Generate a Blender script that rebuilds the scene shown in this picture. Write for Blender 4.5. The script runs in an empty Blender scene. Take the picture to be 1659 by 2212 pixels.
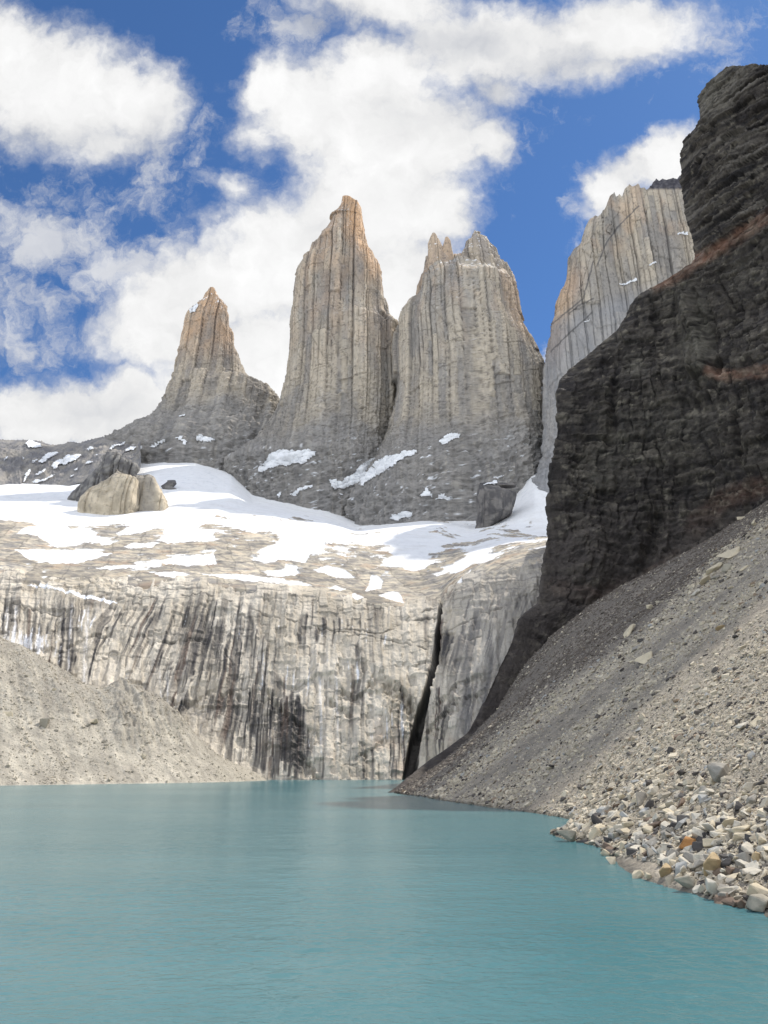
import bpy, bmesh, math, random
import numpy as np

# ------------------------------------------------------------------ camera, sky, sun, exposure
sc = bpy.context.scene
COL = sc.collection
PITCH = math.radians(19.6)
CAM_H = 7.0
FPX, CU, CV = 1550.0, 829.5, 1106.0            # lens and picture centre in units of a 1659 x 2212 picture
SUN_AZ = math.radians(48)                      # clockwise from the view direction
SUN_EL = math.radians(55)
SUN_STRENGTH = 3.5
SKY_STRENGTH = 0.115
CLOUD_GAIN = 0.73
EXPOSURE = 0.36

cam_d = bpy.data.cameras.new('camera')
cam = bpy.data.objects.new('camera', cam_d)
COL.objects.link(cam)
cam.location = (0, 0, CAM_H)
cam.rotation_euler = (math.pi / 2 + PITCH, 0, 0)
cam_d.sensor_fit = 'VERTICAL'
cam_d.sensor_height = 36.0
cam_d.lens = 36.0 * FPX / 2212.0
cam_d.clip_start = 0.5
cam_d.clip_end = 20000
sc.camera = cam
sc.view_settings.view_transform = 'Standard'
sc.view_settings.look = 'None'
sc.view_settings.exposure = EXPOSURE
sc.view_settings.gamma = 1
sc.cycles.use_denoising = True
sc.cycles.max_bounces = 6
sc.cycles.diffuse_bounces = 3

sun_d = bpy.data.lights.new('sun', 'SUN')
sun_d.energy = SUN_STRENGTH
sun_d.angle = math.radians(0.5)
sun_d.color = (1.0, 0.94, 0.84)
sun = bpy.data.objects.new('sun', sun_d)
COL.objects.link(sun)
from mathutils import Vector
SUN_DIR = Vector((math.sin(SUN_AZ) * math.cos(SUN_EL), math.cos(SUN_AZ) * math.cos(SUN_EL), math.sin(SUN_EL)))
sun.rotation_euler = (-SUN_DIR).to_track_quat('-Z', 'Y').to_euler()
sun.location = SUN_DIR * 3000


class NT:
    """small helper to write node trees as expressions"""
    def __init__(s, tree):
        s.t = tree
        s.t.nodes.clear()

    def n(s, typ, **kw):
        nd = s.t.nodes.new(typ)
        for k, v in kw.items():
            setattr(nd, k, v)
        return nd

    def put(s, sock, v):
        if hasattr(v, 'is_output'):
            s.t.links.new(v, sock)
        else:
            sock.default_value = v

    def m(s, op, a, b=None, c=None, clamp=False):
        nd = s.n('ShaderNodeMath', operation=op, use_clamp=clamp)
        s.put(nd.inputs[0], a)
        if b is not None: s.put(nd.inputs[1], b)
        if c is not None: s.put(nd.inputs[2], c)
        return nd.outputs[0]

    def vm(s, op, a, b=None, out=0):
        nd = s.n('ShaderNodeVectorMath', operation=op)
        s.put(nd.inputs[0], a)
        if b is not None: s.put(nd.inputs[1], b)
        return nd.outputs[out]

    def noise(s, vec, scale, detail=4, rough=0.55, lac=2.0, color=False, dist=0.0):
        nd = s.n('ShaderNodeTexNoise')
        s.put(nd.inputs['Vector'], vec)
        nd.inputs['Scale'].default_value = scale
        nd.inputs['Detail'].default_value = detail
        nd.inputs['Roughness'].default_value = rough
        nd.inputs['Lacunarity'].default_value = lac
        nd.inputs['Distortion'].default_value = dist
        return nd.outputs[1 if color else 0]

    def smooth(s, x, lo, hi, a=0.0, b=1.0):
        nd = s.n('ShaderNodeMapRange', interpolation_type='SMOOTHSTEP')
        s.put(nd.inputs[0], x)
        nd.inputs[1].default_value = lo
        nd.inputs[2].default_value = hi
        nd.inputs[3].default_value = a
        nd.inputs[4].default_value = b
        return nd.outputs[0]

    def mix(s, f, a, b, mode='MIX'):
        nd = s.n('ShaderNodeMix', data_type='RGBA', blend_type=mode)
        s.put(nd.inputs[0], f)
        s.put(nd.inputs[6], a if hasattr(a, 'is_output') else (*a, 1.0))
        s.put(nd.inputs[7], b if hasattr(b, 'is_output') else (*b, 1.0))
        return nd.outputs[2]


def build_world():
    w = bpy.data.worlds.new('World')
    sc.world = w
    w.use_nodes = True
    T = NT(w.node_tree)
    out = T.n('ShaderNodeOutputWorld')
    sky = T.n('ShaderNodeTexSky', sky_type='NISHITA', sun_disc=False)
    sky.sun_elevation = SUN_EL
    sky.sun_rotation = SUN_AZ
    sky.altitude = 900
    sky.air_density = 0.85
    sky.dust_density = 0.15
    sky.ozone_density = 2.2
    skyc = T.n('ShaderNodeVectorMath', operation='SCALE')
    T.put(skyc.inputs[0], T.vm('MULTIPLY', sky.outputs[0], (0.52, 0.75, 0.96)))
    skyc.inputs['Scale'].default_value = SKY_STRENGTH * 1.0
    tc = T.n('ShaderNodeTexCoord').outputs['Generated']
    # compass chart of the sky around a fixed direction (due ahead, 19.6 degrees up)
    f = T.vm('DOT_PRODUCT', tc, (0, math.cos(PITCH), math.sin(PITCH)), out=1)
    r = T.vm('DOT_PRODUCT', tc, (1, 0, 0), out=1)
    u = T.vm('DOT_PRODUCT', tc, (0, -math.sin(PITCH), math.cos(PITCH)), out=1)
    fm = T.m('MAXIMUM', f, 0.12)
    X = T.m('MULTIPLY_ADD', T.m('DIVIDE', r, fm), FPX / 100, CU / 100)
    Yc = T.m('MULTIPLY_ADD', T.m('DIVIDE', u, fm), -FPX / 100, CV / 100)
    cmb = T.n('ShaderNodeCombineXYZ')
    T.put(cmb.inputs[0], X); T.put(cmb.inputs[1], Yc)
    P0 = cmb.outputs[0]
    # domain warp for billows
    wa = T.vm('SUBTRACT', T.noise(P0, 0.45, 3, 0.5, color=True), (0.5, 0.5, 0.5))
    wb = T.vm('SUBTRACT', T.noise(P0, 2.1, 4, 0.6, color=True), (0.5, 0.5, 0.5))
    sa = T.n('ShaderNodeVectorMath', operation='MULTIPLY_ADD')
    T.put(sa.inputs[0], wa); sa.inputs[1].default_value = (1.3, 1.1, 0); T.put(sa.inputs[2], P0)
    sb = T.n('ShaderNodeVectorMath', operation='MULTIPLY_ADD')
    T.put(sb.inputs[0], wb); sb.inputs[1].default_value = (0.68, 0.62, 0); T.put(sb.inputs[2], sa.outputs[0])
    P = sb.outputs[0]

    def field(blobs, pos):
        acc = None
        for (cx, cy, rx, ry, rot, wt) in blobs:
            mp = T.n('ShaderNodeMapping', vector_type='TEXTURE')
            T.put(mp.inputs['Vector'], pos)
            mp.inputs['Location'].default_value = (cx, cy, 0)
            mp.inputs['Rotation'].default_value = (0, 0, math.radians(rot))
            mp.inputs['Scale'].default_value = (rx, ry, 1)
            d = T.vm('LENGTH', mp.outputs[0], out=1)
            g = T.m('MULTIPLY', T.m('SUBTRACT', 1.0, d), wt)
            acc = g if acc is None else T.m('SMOOTH_MAX', acc, g, 0.25)
        return acc
    thick = CLOUDS_THICK
    F1 = field(thick, P)
    F2 = field(CLOUDS_THIN, P)
    n1 = T.noise(P0, 0.9, 8, 0.62)
    n2 = T.noise(P, 2.6, 7, 0.6)
    nn = T.m('ADD', T.m('MULTIPLY', T.m('SUBTRACT', n1, 0.5), 0.9), T.m('MULTIPLY', T.m('SUBTRACT', n2, 0.5), 0.55))
    D1 = T.m('ADD', F1, T.m('MULTIPLY', nn, 0.75))
    a1 = T.smooth(D1, -0.10, 0.50)
    nw = T.noise(P, 1.05, 9, 0.66)
    D2 = T.m('ADD', T.m('MULTIPLY', F2, 0.8), T.m('MULTIPLY', T.m('SUBTRACT', nw, 0.5), 2.6))
    a2 = T.m('MULTIPLY', T.smooth(D2, -0.1, 0.75), 0.82)
    # unseen cloud outside the view, added and brightened as fill light
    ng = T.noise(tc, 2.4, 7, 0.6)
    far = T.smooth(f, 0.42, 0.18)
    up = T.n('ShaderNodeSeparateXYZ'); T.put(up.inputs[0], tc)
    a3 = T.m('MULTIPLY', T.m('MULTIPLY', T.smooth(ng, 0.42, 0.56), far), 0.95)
    front = T.smooth(f, 0.12, 0.42)
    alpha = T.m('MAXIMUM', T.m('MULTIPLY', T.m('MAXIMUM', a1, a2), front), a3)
    # cloud brightness: thick crowns white, undersides and thin veils greyer
    off = T.vm('ADD', P, (-0.55, 0.75, 0))
    n2b = T.noise(off, 0.55, 5, 0.55)
    relief = T.m('SUBTRACT', T.noise(P, 0.55, 5, 0.55), n2b)
    shade = T.m('MULTIPLY_ADD', relief, 0.34, T.m('MULTIPLY_ADD', T.smooth(D1, 0.05, 0.75), 0.17, 0.83))
    shade2 = T.m('MULTIPLY_ADD', T.m('SUBTRACT', n2, 0.5), 0.10, shade)
    grey = field(CLOUD_GREY, P)
    shade3 = T.m('MULTIPLY', shade2, T.m('MULTIPLY_ADD', T.smooth(grey, -0.1, 0.8), -0.22, 1.0))
    cc = T.mix(T.smooth(shade3, 0.55, 0.95), (0.80, 0.845, 0.95), (1.0, 1.0, 1.0))
    cs = T.n('ShaderNodeVectorMath', operation='SCALE')
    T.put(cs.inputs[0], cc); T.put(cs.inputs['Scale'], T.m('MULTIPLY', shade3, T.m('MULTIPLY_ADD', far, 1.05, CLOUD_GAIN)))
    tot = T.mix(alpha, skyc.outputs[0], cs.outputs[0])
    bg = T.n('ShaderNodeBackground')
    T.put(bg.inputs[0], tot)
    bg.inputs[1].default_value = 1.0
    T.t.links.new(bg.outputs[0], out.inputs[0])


# clouds on the sky chart: centre, radii (hundreds of chart units), turn, weight
CLOUDS_THICK = [
    (1.2, 2.0, 2.5, 1.7, 10, 1.0), (2.9, 2.2, 1.35, 1.25, 0, 0.95), (0.0, 1.1, 1.3, 1.2, 0, 1.0), (2.2, 3.05, 1.7, 0.6, -8, 0.6),
    (3.5, 2.5, 0.75, 0.7, 0, 0.6),
    (7.0, 2.4, 2.1, 1.5, 0, 1.05), (8.6, 3.0, 2.5, 1.7, 0, 1.15), (5.9, 1.95, 0.9, 0.8, 0, 0.9), (8.3, 1.6, 1.6, 0.95, 0, 1.0),
    (10.4, 3.1, 0.95, 0.75, 0, 0.9), (8.0, 4.4, 2.3, 1.6, 0, 1.15), (9.3, 4.75, 1.15, 1.0, 0, 1.0), (5.1, 4.0, 0.6, 0.45, 0, 0.42),
    (6.2, 5.6, 2.6, 1.7, -12, 1.2), (4.3, 6.4, 2.5, 1.2, -16, 1.1), (8.3, 6.6, 1.8, 2.2, 0, 1.1), (3.6, 7.4, 2.3, 0.9, 0, 0.75),
    (2.5, 9.0, 5.2, 1.05, 0, 1.2), (5.5, 8.0, 2.6, 1.8, 0, 1.15),
    (10.6, 0.9, 2.9, 1.1, 4, 0.95), (13.2, 0.75, 2.7, 0.95, -6, 0.9), (12.8, 1.45, 1.2, 0.55, 0, 0.6), (8.2, 0.0, 2.3, 0.8, 0, 0.75), (10.8, 1.95, 0.8, 0.5, 0, 0.5),
    (14.2, 3.5, 1.15, 0.7, -30, 1.0), (13.2, 4.15, 0.75, 0.8, 0, 0.85), (15.3, 3.9, 1.6, 1.2, 0, 1.0),
    (-3.0, 3.0, 2.5, 3.0, 0, 0.8), (-3.0, 7.0, 3.0, 3.0, 0, 0.8), (19.5, 2.0, 2.5, 2.0, 0, 0.8),
    (11.7, 7.55, 0.28, 0.2, 0, 0.6),
]
CLOUDS_THIN = [
    (0.8, 5.2, 2.6, 1.1, 12, 0.9), (2.5, 5.9, 2.4, 0.9, 0, 0.9), (1.0, 6.5, 2.3, 0.8, 0, 0.55), (1.6, 7.3, 1.9, 0.6, -12, 0.75), (0.2, 7.0, 0.9, 0.6, 0, 0.5),
    (6.5, 0.6, 1.2, 0.9, 0, 0.7), (3.2, 3.3, 1.6, 0.9, 0, 0.5), (4.0, 4.4, 1.3, 0.5, 0, 0.1), (10.9, 2.2, 1.0, 0.8, 0, 0.4), (14.8, 0.8, 1.6, 0.9, 0, 0.6),
    (12.9, 4.6, 0.6, 0.9, 0, 0.5),
]
CLOUD_GREY = [
    (0.6, 3.0, 2.2, 0.6, 0, 0.6), (3.2, 2.9, 1.1, 0.9, 0, 0.7), (9.6, 2.6, 1.8, 1.1, 0, 0.45), (9.9, 0.9, 2.4, 0.7, 0, 0.8),
    (12.2, 1.4, 2.2, 0.6, 0, 0.8), (8.0, 5.4, 2.2, 1.0, 0, 0.2), (7.0, 0.5, 1.4, 0.6, 0, 0.9), (1.8, 8.9, 3.5, 0.9, 0, 0.5),
    (10.7, 1.9, 0.9, 0.7, 0, 0.8),
]
build_world()

# ------------------------------------------------------------------ maths helpers
rng = np.random.default_rng(7)
SP, CP = math.sin(PITCH), math.cos(PITCH)
_perm = np.tile(rng.permutation(1024), 3).astype(np.int32)
_grad = rng.normal(size=(1024, 3)).astype(np.float32)
_grad /= np.linalg.norm(_grad, axis=1, keepdims=True)


def perlin(x, y, z, seed=0):
    x, y, z = np.broadcast_arrays(np.asarray(x, np.float32), np.asarray(y, np.float32), np.asarray(z, np.float32))
    xi, yi, zi = np.floor(x).astype(np.int32), np.floor(y).astype(np.int32), np.floor(z).astype(np.int32)
    fx, fy, fz = x - xi, y - yi, z - zi
    s = lambda t: t * t * t * (t * (t * 6 - 15) + 10)
    wx, wy, wz = s(fx), s(fy), s(fz)
    def corner(dx, dy, dz):
        h = _perm[(xi + dx + seed * 37) & 1023]
        h = _perm[h + ((yi + dy) & 1023)]
        h = _perm[h + ((zi + dz) & 1023)]
        g = _grad[h]
        return g[..., 0] * (fx - dx) + g[..., 1] * (fy - dy) + g[..., 2] * (fz - dz)
    def lx(dy, dz):
        a = corner(0, dy, dz)
        return a + wx * (corner(1, dy, dz) - a)
    def ly(dz):
        a = lx(0, dz)
        return a + wy * (lx(1, dz) - a)
    a = ly(0)
    return (a + wz * (ly(1) - a)) * 1.5


def fbm(x, y, z, o=4, gain=0.5, lac=2.03, seed=0, ridged=False):
    t, a, n = 0.0, 1.0, 0.0
    for i in range(o):
        p = perlin(x, y, z, seed + i * 5)
        if ridged:
            p = 1 - 2 * np.abs(p)
        t = t + a * p
        n += a
        a *= gain
        x, y, z = x * lac, y * lac, z * lac
    return t / n


def _hash(i, j, seed):
    return _perm[(_perm[(i + seed * 131) & 1023] + j) & 1023].astype(np.float32) / 1023.0


def bricks(a, b, wa, hb, seed=0, irr=0.35):
    """broken-joint cells: a random value per cell and the distance (same unit as a) to the nearest joint"""
    a = np.asarray(a, np.float32) / wa
    a = a + irr * perlin(a * 0.7, 3.1, 0.5, seed + 70)
    i = np.floor(a).astype(np.int32)
    bb = np.asarray(b, np.float32) / hb + 5.0 * _hash(i, i * 0, seed)
    bb = bb + irr * perlin(bb * 0.7, i * 0.37, 0.5, seed + 71)
    j = np.floor(bb).astype(np.int32)
    fa, fb = a - i, bb - j
    return _hash(i, j, seed + 1), np.minimum(fa, 1 - fa) * wa, np.minimum(fb, 1 - fb) * hb


def runs(a, z, wa, hb, seed):
    """water runs: per cell a random value, position across (0 edge .. 1 middle) and down from its head (0 .. 1)"""
    a = np.asarray(a, np.float32) / wa
    i = np.floor(a).astype(np.int32)
    bb = np.asarray(z, np.float32) / hb + 7.0 * _hash(i, i * 0, seed)
    j = np.floor(bb).astype(np.int32)
    fa = a - i
    return _hash(i, j, seed + 1), 1 - np.abs(2 * fa - 1), 1 - (bb - j)


def sstep(x, a, b):
    t = np.clip((x - a) / (b - a), 0, 1)
    return t * t * (3 - 2 * t)


def at(u, v, Y):
    """world point seen at picture (u, v) that lies Y metres ahead"""
    u, v, Y = np.broadcast_arrays(np.asarray(u, float), np.asarray(v, float), np.asarray(Y, float))
    ys = (CV - v) / FPX
    dy = CP - ys * SP
    k = Y / dy
    return np.stack([(u - CU) / FPX * k, Y, CAM_H + (SP + ys * CP) * k], -1)


def chart(P):
    """viewing angles of world points from the viewpoint, as picture coordinates"""
    x, y, z = P[..., 0], P[..., 1], P[..., 2] - CAM_H
    d = y * CP + z * SP
    return CU + FPX * x / d, CV - FPX * (-y * SP + z * CP) / d


def inpoly(u, v, poly):
    poly = np.asarray(poly, float)
    r = np.zeros(u.shape, bool)
    n = len(poly)
    for i in range(n):
        x0, y0 = poly[i]
        x1, y1 = poly[(i + 1) % n]
        if y0 == y1: continue
        c = (y0 > v) != (y1 > v)
        r ^= c & (u < (x1 - x0) * (v - y0) / (y1 - y0) + x0)
    return r


def linedist(u, v, pts):
    """distance to a polyline, and signed side (positive below the line in the picture)"""
    best = np.full(u.shape, 1e9)
    side = np.zeros(u.shape)
    for (x0, y0), (x1, y1) in zip(pts[:-1], pts[1:]):
        dx, dy = x1 - x0, y1 - y0
        L2 = dx * dx + dy * dy
        t = np.clip(((u - x0) * dx + (v - y0) * dy) / L2, 0, 1)
        ex, ey = u - (x0 + t * dx), v - (y0 + t * dy)
        d = np.hypot(ex, ey)
        sg = np.sign(dx * (v - y0) - dy * (u - x0)) * (1 if dx >= 0 else -1)
        m = d < best
        best = np.where(m, d, best)
        side = np.where(m, sg, side)
    return best, side


def tps(pts, lam=0.0):
    pts = np.asarray(pts, float)
    xy, z = pts[:, :2], pts[:, 2]
    n = len(xy)
    def ker(r2):
        return np.where(r2 > 1e-12, 0.5 * r2 * np.log(np.maximum(r2, 1e-12)), 0)
    d = ((xy[:, None] - xy[None]) ** 2).sum(-1)
    A = np.zeros((n + 3, n + 3))
    A[:n, :n] = ker(d) + lam * np.eye(n)
    A[:n, n] = 1; A[:n, n + 1:] = xy
    A[n, :n] = 1; A[n + 1:, :n] = xy.T
    w = np.linalg.solve(A, np.r_[z, 0, 0, 0])
    def f(x, y):
        x = np.asarray(x, float); y = np.asarray(y, float)
        r = w[n] + w[n + 1] * x + w[n + 2] * y
        for i in range(n):
            r = r + w[i] * ker((x - xy[i, 0]) ** 2 + (y - xy[i, 1]) ** 2)
        return r
    return f


def mixc(a, b, f):
    a = np.asarray(a, float); b = np.asarray(b, float)
    f = np.asarray(f)[..., None]
    return a * (1 - f) + b * f


def blobs(u, v, lst):
    r = np.zeros(u.shape)
    for (cu, cv, ru, rv, wt) in lst:
        r = r + wt * np.exp(-(((u - cu) / ru) ** 2 + ((v - cv) / rv) ** 2))
    return r


# ------------------------------------------------------------------ object helpers
def tag(o, label=None, cat=None, group=None, kind=None):
    for k, v in (('label', label), ('category', cat), ('group', group), ('kind', kind)):
        if v: o[k] = v
    return o


def mesh_obj(name, V, faces, mat, parent=None, col=None, smooth=True):
    """faces: (n, k) int array"""
    me = bpy.data.meshes.new(name)
    V = np.ascontiguousarray(V.reshape(-1, 3), np.float32)
    faces = np.ascontiguousarray(faces, np.int32)
    n, k = faces.shape
    me.vertices.add(len(V)); me.vertices.foreach_set('co', V.ravel())
    me.loops.add(n * k); me.loops.foreach_set('vertex_index', faces.ravel())
    me.polygons.add(n)
    me.polygons.foreach_set('loop_start', np.arange(0, n * k, k, dtype=np.int32))
    me.polygons.foreach_set('use_smooth', np.full(n, smooth, bool))
    me.update(calc_edges=True)
    if col is not None:
        at_ = me.color_attributes.new('Col', 'FLOAT_COLOR', 'POINT')
        c = np.ones((len(V), 4), np.float32)
        c[:, :3] = np.clip(col.reshape(-1, 3), 0.0, 1)
        at_.data.foreach_set('color', c.ravel())
    me.materials.append(mat)
    o = bpy.data.objects.new(name, me)
    COL.objects.link(o)
    if parent is not None: o.parent = parent
    return o


def grid_faces(h, w, wrap=False):
    i = np.arange(h - 1)[:, None]
    j = np.arange(w if wrap else w - 1)[None]
    j2 = (j + 1) % w
    return np.stack([i * w + j, i * w + j2, (i + 1) * w + j2, (i + 1) * w + j], -1).reshape(-1, 4)


def grid_normals(P, wrap=False):
    if wrap:
        du = np.roll(P, -1, 1) - np.roll(P, 1, 1)
    else:
        du = np.gradient(P, axis=1)
    dv = np.gradient(P, axis=0)
    n = np.cross(du, dv)
    return n / np.maximum(np.linalg.norm(n, axis=-1, keepdims=True), 1e-9)


def rock_material(name, fine=0.8, var=0.35, bump=0.6, dist=0.6, rough=0.88, stretch=(1, 1, 1), spec=0.25):
    m = bpy.data.materials.new(name)
    m.use_nodes = True
    T = NT(m.node_tree)
    out = T.n('ShaderNodeOutputMaterial')
    b = T.n('ShaderNodeBsdfPrincipled')
    b.inputs['Roughness'].default_value = rough
    b.inputs['Specular IOR Level'].default_value = spec
    at_ = T.n('ShaderNodeAttribute', attribute_name='Col')
    pos = T.vm('MULTIPLY', T.n('ShaderNodeNewGeometry').outputs['Position'], stretch)
    n = T.noise(pos, fine, 6, 0.65)
    n2 = T.noise(pos, fine * 0.17, 5, 0.6)
    k = T.m('MULTIPLY_ADD', T.m('SUBTRACT', n, 0.5), var * 2.2, T.m('MULTIPLY_ADD', T.m('SUBTRACT', n2, 0.5), var * 1.6, 1.0))
    sc_ = T.n('ShaderNodeVectorMath', operation='SCALE')
    T.put(sc_.inputs[0], at_.outputs['Color']); T.put(sc_.inputs['Scale'], k)
    T.put(b.inputs['Base Color'], sc_.outputs[0])
    bp = T.n('ShaderNodeBump')
    bp.inputs['Strength'].default_value = bump
    bp.inputs['Distance'].default_value = dist
    T.put(bp.inputs['Height'], T.m('ADD', n, T.m('MULTIPLY', n2, 3.0)))
    T.put(b.inputs['Normal'], bp.outputs[0])
    T.t.links.new(b.outputs[0], out.inputs[0])
    return m


def snow_material():
    m = bpy.data.materials.new('snow')
    m.use_nodes = True
    T = NT(m.node_tree)
    out = T.n('ShaderNodeOutputMaterial')
    b = T.n('ShaderNodeBsdfPrincipled')
    b.inputs['Roughness'].default_value = 0.7
    b.inputs['Specular IOR Level'].default_value = 0.2
    pos = T.n('ShaderNodeNewGeometry').outputs['Position']
    n = T.noise(pos, 0.05, 6, 0.6)
    T.put(b.inputs['Base Color'], T.mix(T.smooth(n, 0.3, 0.75), (0.86, 0.87, 0.88), (0.74, 0.75, 0.77)))
    bp = T.n('ShaderNodeBump')
    bp.inputs['Strength'].default_value = 0.5
    bp.inputs['Distance'].default_value = 1.5
    T.put(bp.inputs['Height'], T.noise(pos, 0.12, 6, 0.6))
    T.put(b.inputs['Normal'], bp.outputs[0])
    T.t.links.new(b.outputs[0], out.inputs[0])
    return m


M_TOWER = rock_material('granite_face', fine=0.16, var=0.30, bump=0.7, dist=3.0, stretch=(1, 1, 0.22))
M_WALL = rock_material('stained_slab_rock', fine=0.45, var=0.22, bump=0.6, dist=1.2, stretch=(1, 1, 0.5))
M_BENCH = rock_material('slabs_and_snow', fine=0.30, var=0.10, bump=0.35, dist=1.0)
M_DARK = rock_material('dark_shale', fine=0.5, var=0.5, bump=0.9, dist=1.4, rough=0.8)
M_SCREE = rock_material('scree_grit', fine=2.4, var=0.6, bump=1.0, dist=0.35)
M_MORAINE = rock_material('moraine_grit', fine=1.1, var=0.45, bump=0.9, dist=0.6)
M_STONE = rock_material('loose_stone', fine=5.0, var=0.22, bump=0.5, dist=0.05)
M_SNOW = snow_material()

# ------------------------------------------------------------------ big lofts: rock towers
def c3(pts): return [(x * 0.5, 553 + y * 0.5) for x, y in pts]
def c4(pts): return [(553 + x * 0.4334, 387.1 + y * 0.4334) for x, y in pts]
def c2(pts): return [(829.5 + x * 0.5, y * 0.5) for x, y in pts]
def c1650(pts): return [(x * 0.2667, 912.5 + y * 0.2667) for x, y in pts]
def c1700(pts): return [(829.5 + x * 0.2667, 940 + y * 0.2667) for x, y in pts]
def c800(pts): return [(442.4 + x * 0.3, 1050.7 + y * 0.3) for x, y in pts]
def c21(pts): return [(x * 0.5, 1161 + y * 0.5) for x, y in pts]


def interp_line(pts, q):
    p = np.asarray(sorted(pts, key=lambda t: t[1]), float)
    return np.interp(q, p[:, 1], p[:, 0])


def loft(left, right, Yc, ratio, rows, ring, vbot=None, power=2.7, lean=0.0, front=0.72):
    vt = min(min(p[1] for p in left), min(p[1] for p in right))
    vb = vbot or max(max(p[1] for p in left), max(p[1] for p in right))
    vv = np.linspace(vb, vt, rows)
    uL, uR = interp_line(left, vv), interp_line(right, vv)
    uR = np.maximum(uR, uL + 1.0)
    Y = Yc + lean * (vb - vv)
    A, B = at(uL, vv, Y), at(uR, vv, Y)
    cx, w, z = (A[:, 0] + B[:, 0]) / 2, (B[:, 0] - A[:, 0]) / 2, A[:, 2]
    nf = int(ring * front)
    th = np.r_[np.linspace(math.pi, 0, nf, endpoint=False) + 0, np.linspace(0, -math.pi, ring - nf, endpoint=False)]
    c, s = np.cos(th), np.sin(th)
    px = np.sign(c) * np.abs(c) ** (2 / power)
    py = np.sign(s) * np.abs(s) ** (2 / power)
    rat = ratio(vv) if callable(ratio) else np.full(rows, ratio)
    dep = np.maximum(np.minimum(w * rat, 1.5 + 1.8 * (z.max() - z)), 0.5)
    # the brow that shows against the sky is the front edge of the summit, so heights up there are taken at the front
    cap = np.clip(1 - (vv - vt) / 480.0, 0, 1)
    z = at(uL, vv, Y - dep * cap)[:, 2]
    z = np.maximum.accumulate(z)
    P = np.empty((rows, ring, 3))
    P[..., 0] = cx[:, None] + w[:, None] * px
    P[..., 1] = Y[:, None] - dep[:, None] * py
    P[..., 2] = z[:, None]
    return P, dep, w


def flute(P, N, amp=1.0, lower_z=0.0, upper_z=1e9, seed=0, vs=1.0):
    yf = P[..., 1] - P[..., 1].min(axis=1, keepdims=True)
    """columns, chimneys, cracks and ledges of weathered granite, pushed along the normal"""
    x, y, z = P[..., 0], P[..., 1], P[..., 2]
    k = np.clip((z - lower_z) / (upper_z - lower_z), 0, 1)
    a = x + 0.7 * np.sign(x - x.mean(axis=1, keepdims=True)) * yf + 4 * fbm(x / 45, 0.3, z / 150, 2, seed=seed + 40) + 1.1 * fbm(x / 7, y / 7, z / 18, 3, seed=seed + 41)
    zz = z + 9 * fbm(x / 20, y / 20, z / 40, 3, seed=seed + 42)
    v1, e1, f1 = bricks(a, zz, 31, 330, seed)
    v2, e2, f2 = bricks(a + 4, zz, 12, 120, seed + 3)
    v3, e3, f3 = bricks(a, zz, 5.2, 46, seed + 5)
    v4, e4, f4 = bricks(a, zz, 2.6, 17, seed + 7)
    kk = 0.35 + 0.65 * k
    zone = 0.25 + 0.95 * sstep(fbm(x / 55, y / 55, z / 150, 3, seed=seed + 44), -0.25, 0.35)
    dg, e5, f5 = bricks(a + 0.55 * z, z - 0.25 * a, 46, 70, seed + 12)
    d = 8.0 * fbm(x / 60, y / 60, z / 300 * vs, 3, seed=seed) + 4.5 * (dg - 0.5) + 13.0 * (1 - k) ** 1.4 * fbm(x / 42, y / 42, (z - 0.3 * x) / 26, 4, 0.55, seed=seed + 26, ridged=True)
    d = d + kk * (11.0 * (v1 - 0.5) + 2.8 * (v2 - 0.5) * zone + 1.5 * (v3 - 0.5) * zone + 0.6 * (v4 - 0.5) * zone)
    crack = np.maximum(sstep(e1, 1.6, 0.3), 0.8 * sstep(e2, 1.2, 0.2) * (v2 > 0.5))
    crack = np.maximum(crack, 0.55 * sstep(np.minimum(e5, f5), 1.0, 0.2) * (dg > 0.55))
    crack = np.maximum(crack, 0.6 * sstep(np.minimum(f1, f2), 0.9, 0.2) * (v1 > 0.4))
    d = d - 4.5 * crack * kk
    rough = fbm(x / 24, y / 24, z / 20, 5, 0.6, seed=seed + 20, ridged=True)
    rough2 = fbm(x / 5, y / 5, z / 5, 3, 0.6, seed=seed + 24)
    d = d + rough * (9.5 * (1 - k) ** 1.3 + 1.6) + rough2 * 1.4 + 2.5 * (1 - k) * (bricks(a + 0.5 * z, zz, 9, 13, seed + 9)[0] - 0.5)
    return P + N * (d * amp)[..., None], dict(k=k, rough=rough, crack=crack * kk, v1=v1, v2=v2, v3=v3, a=a, zone=zone)


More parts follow.
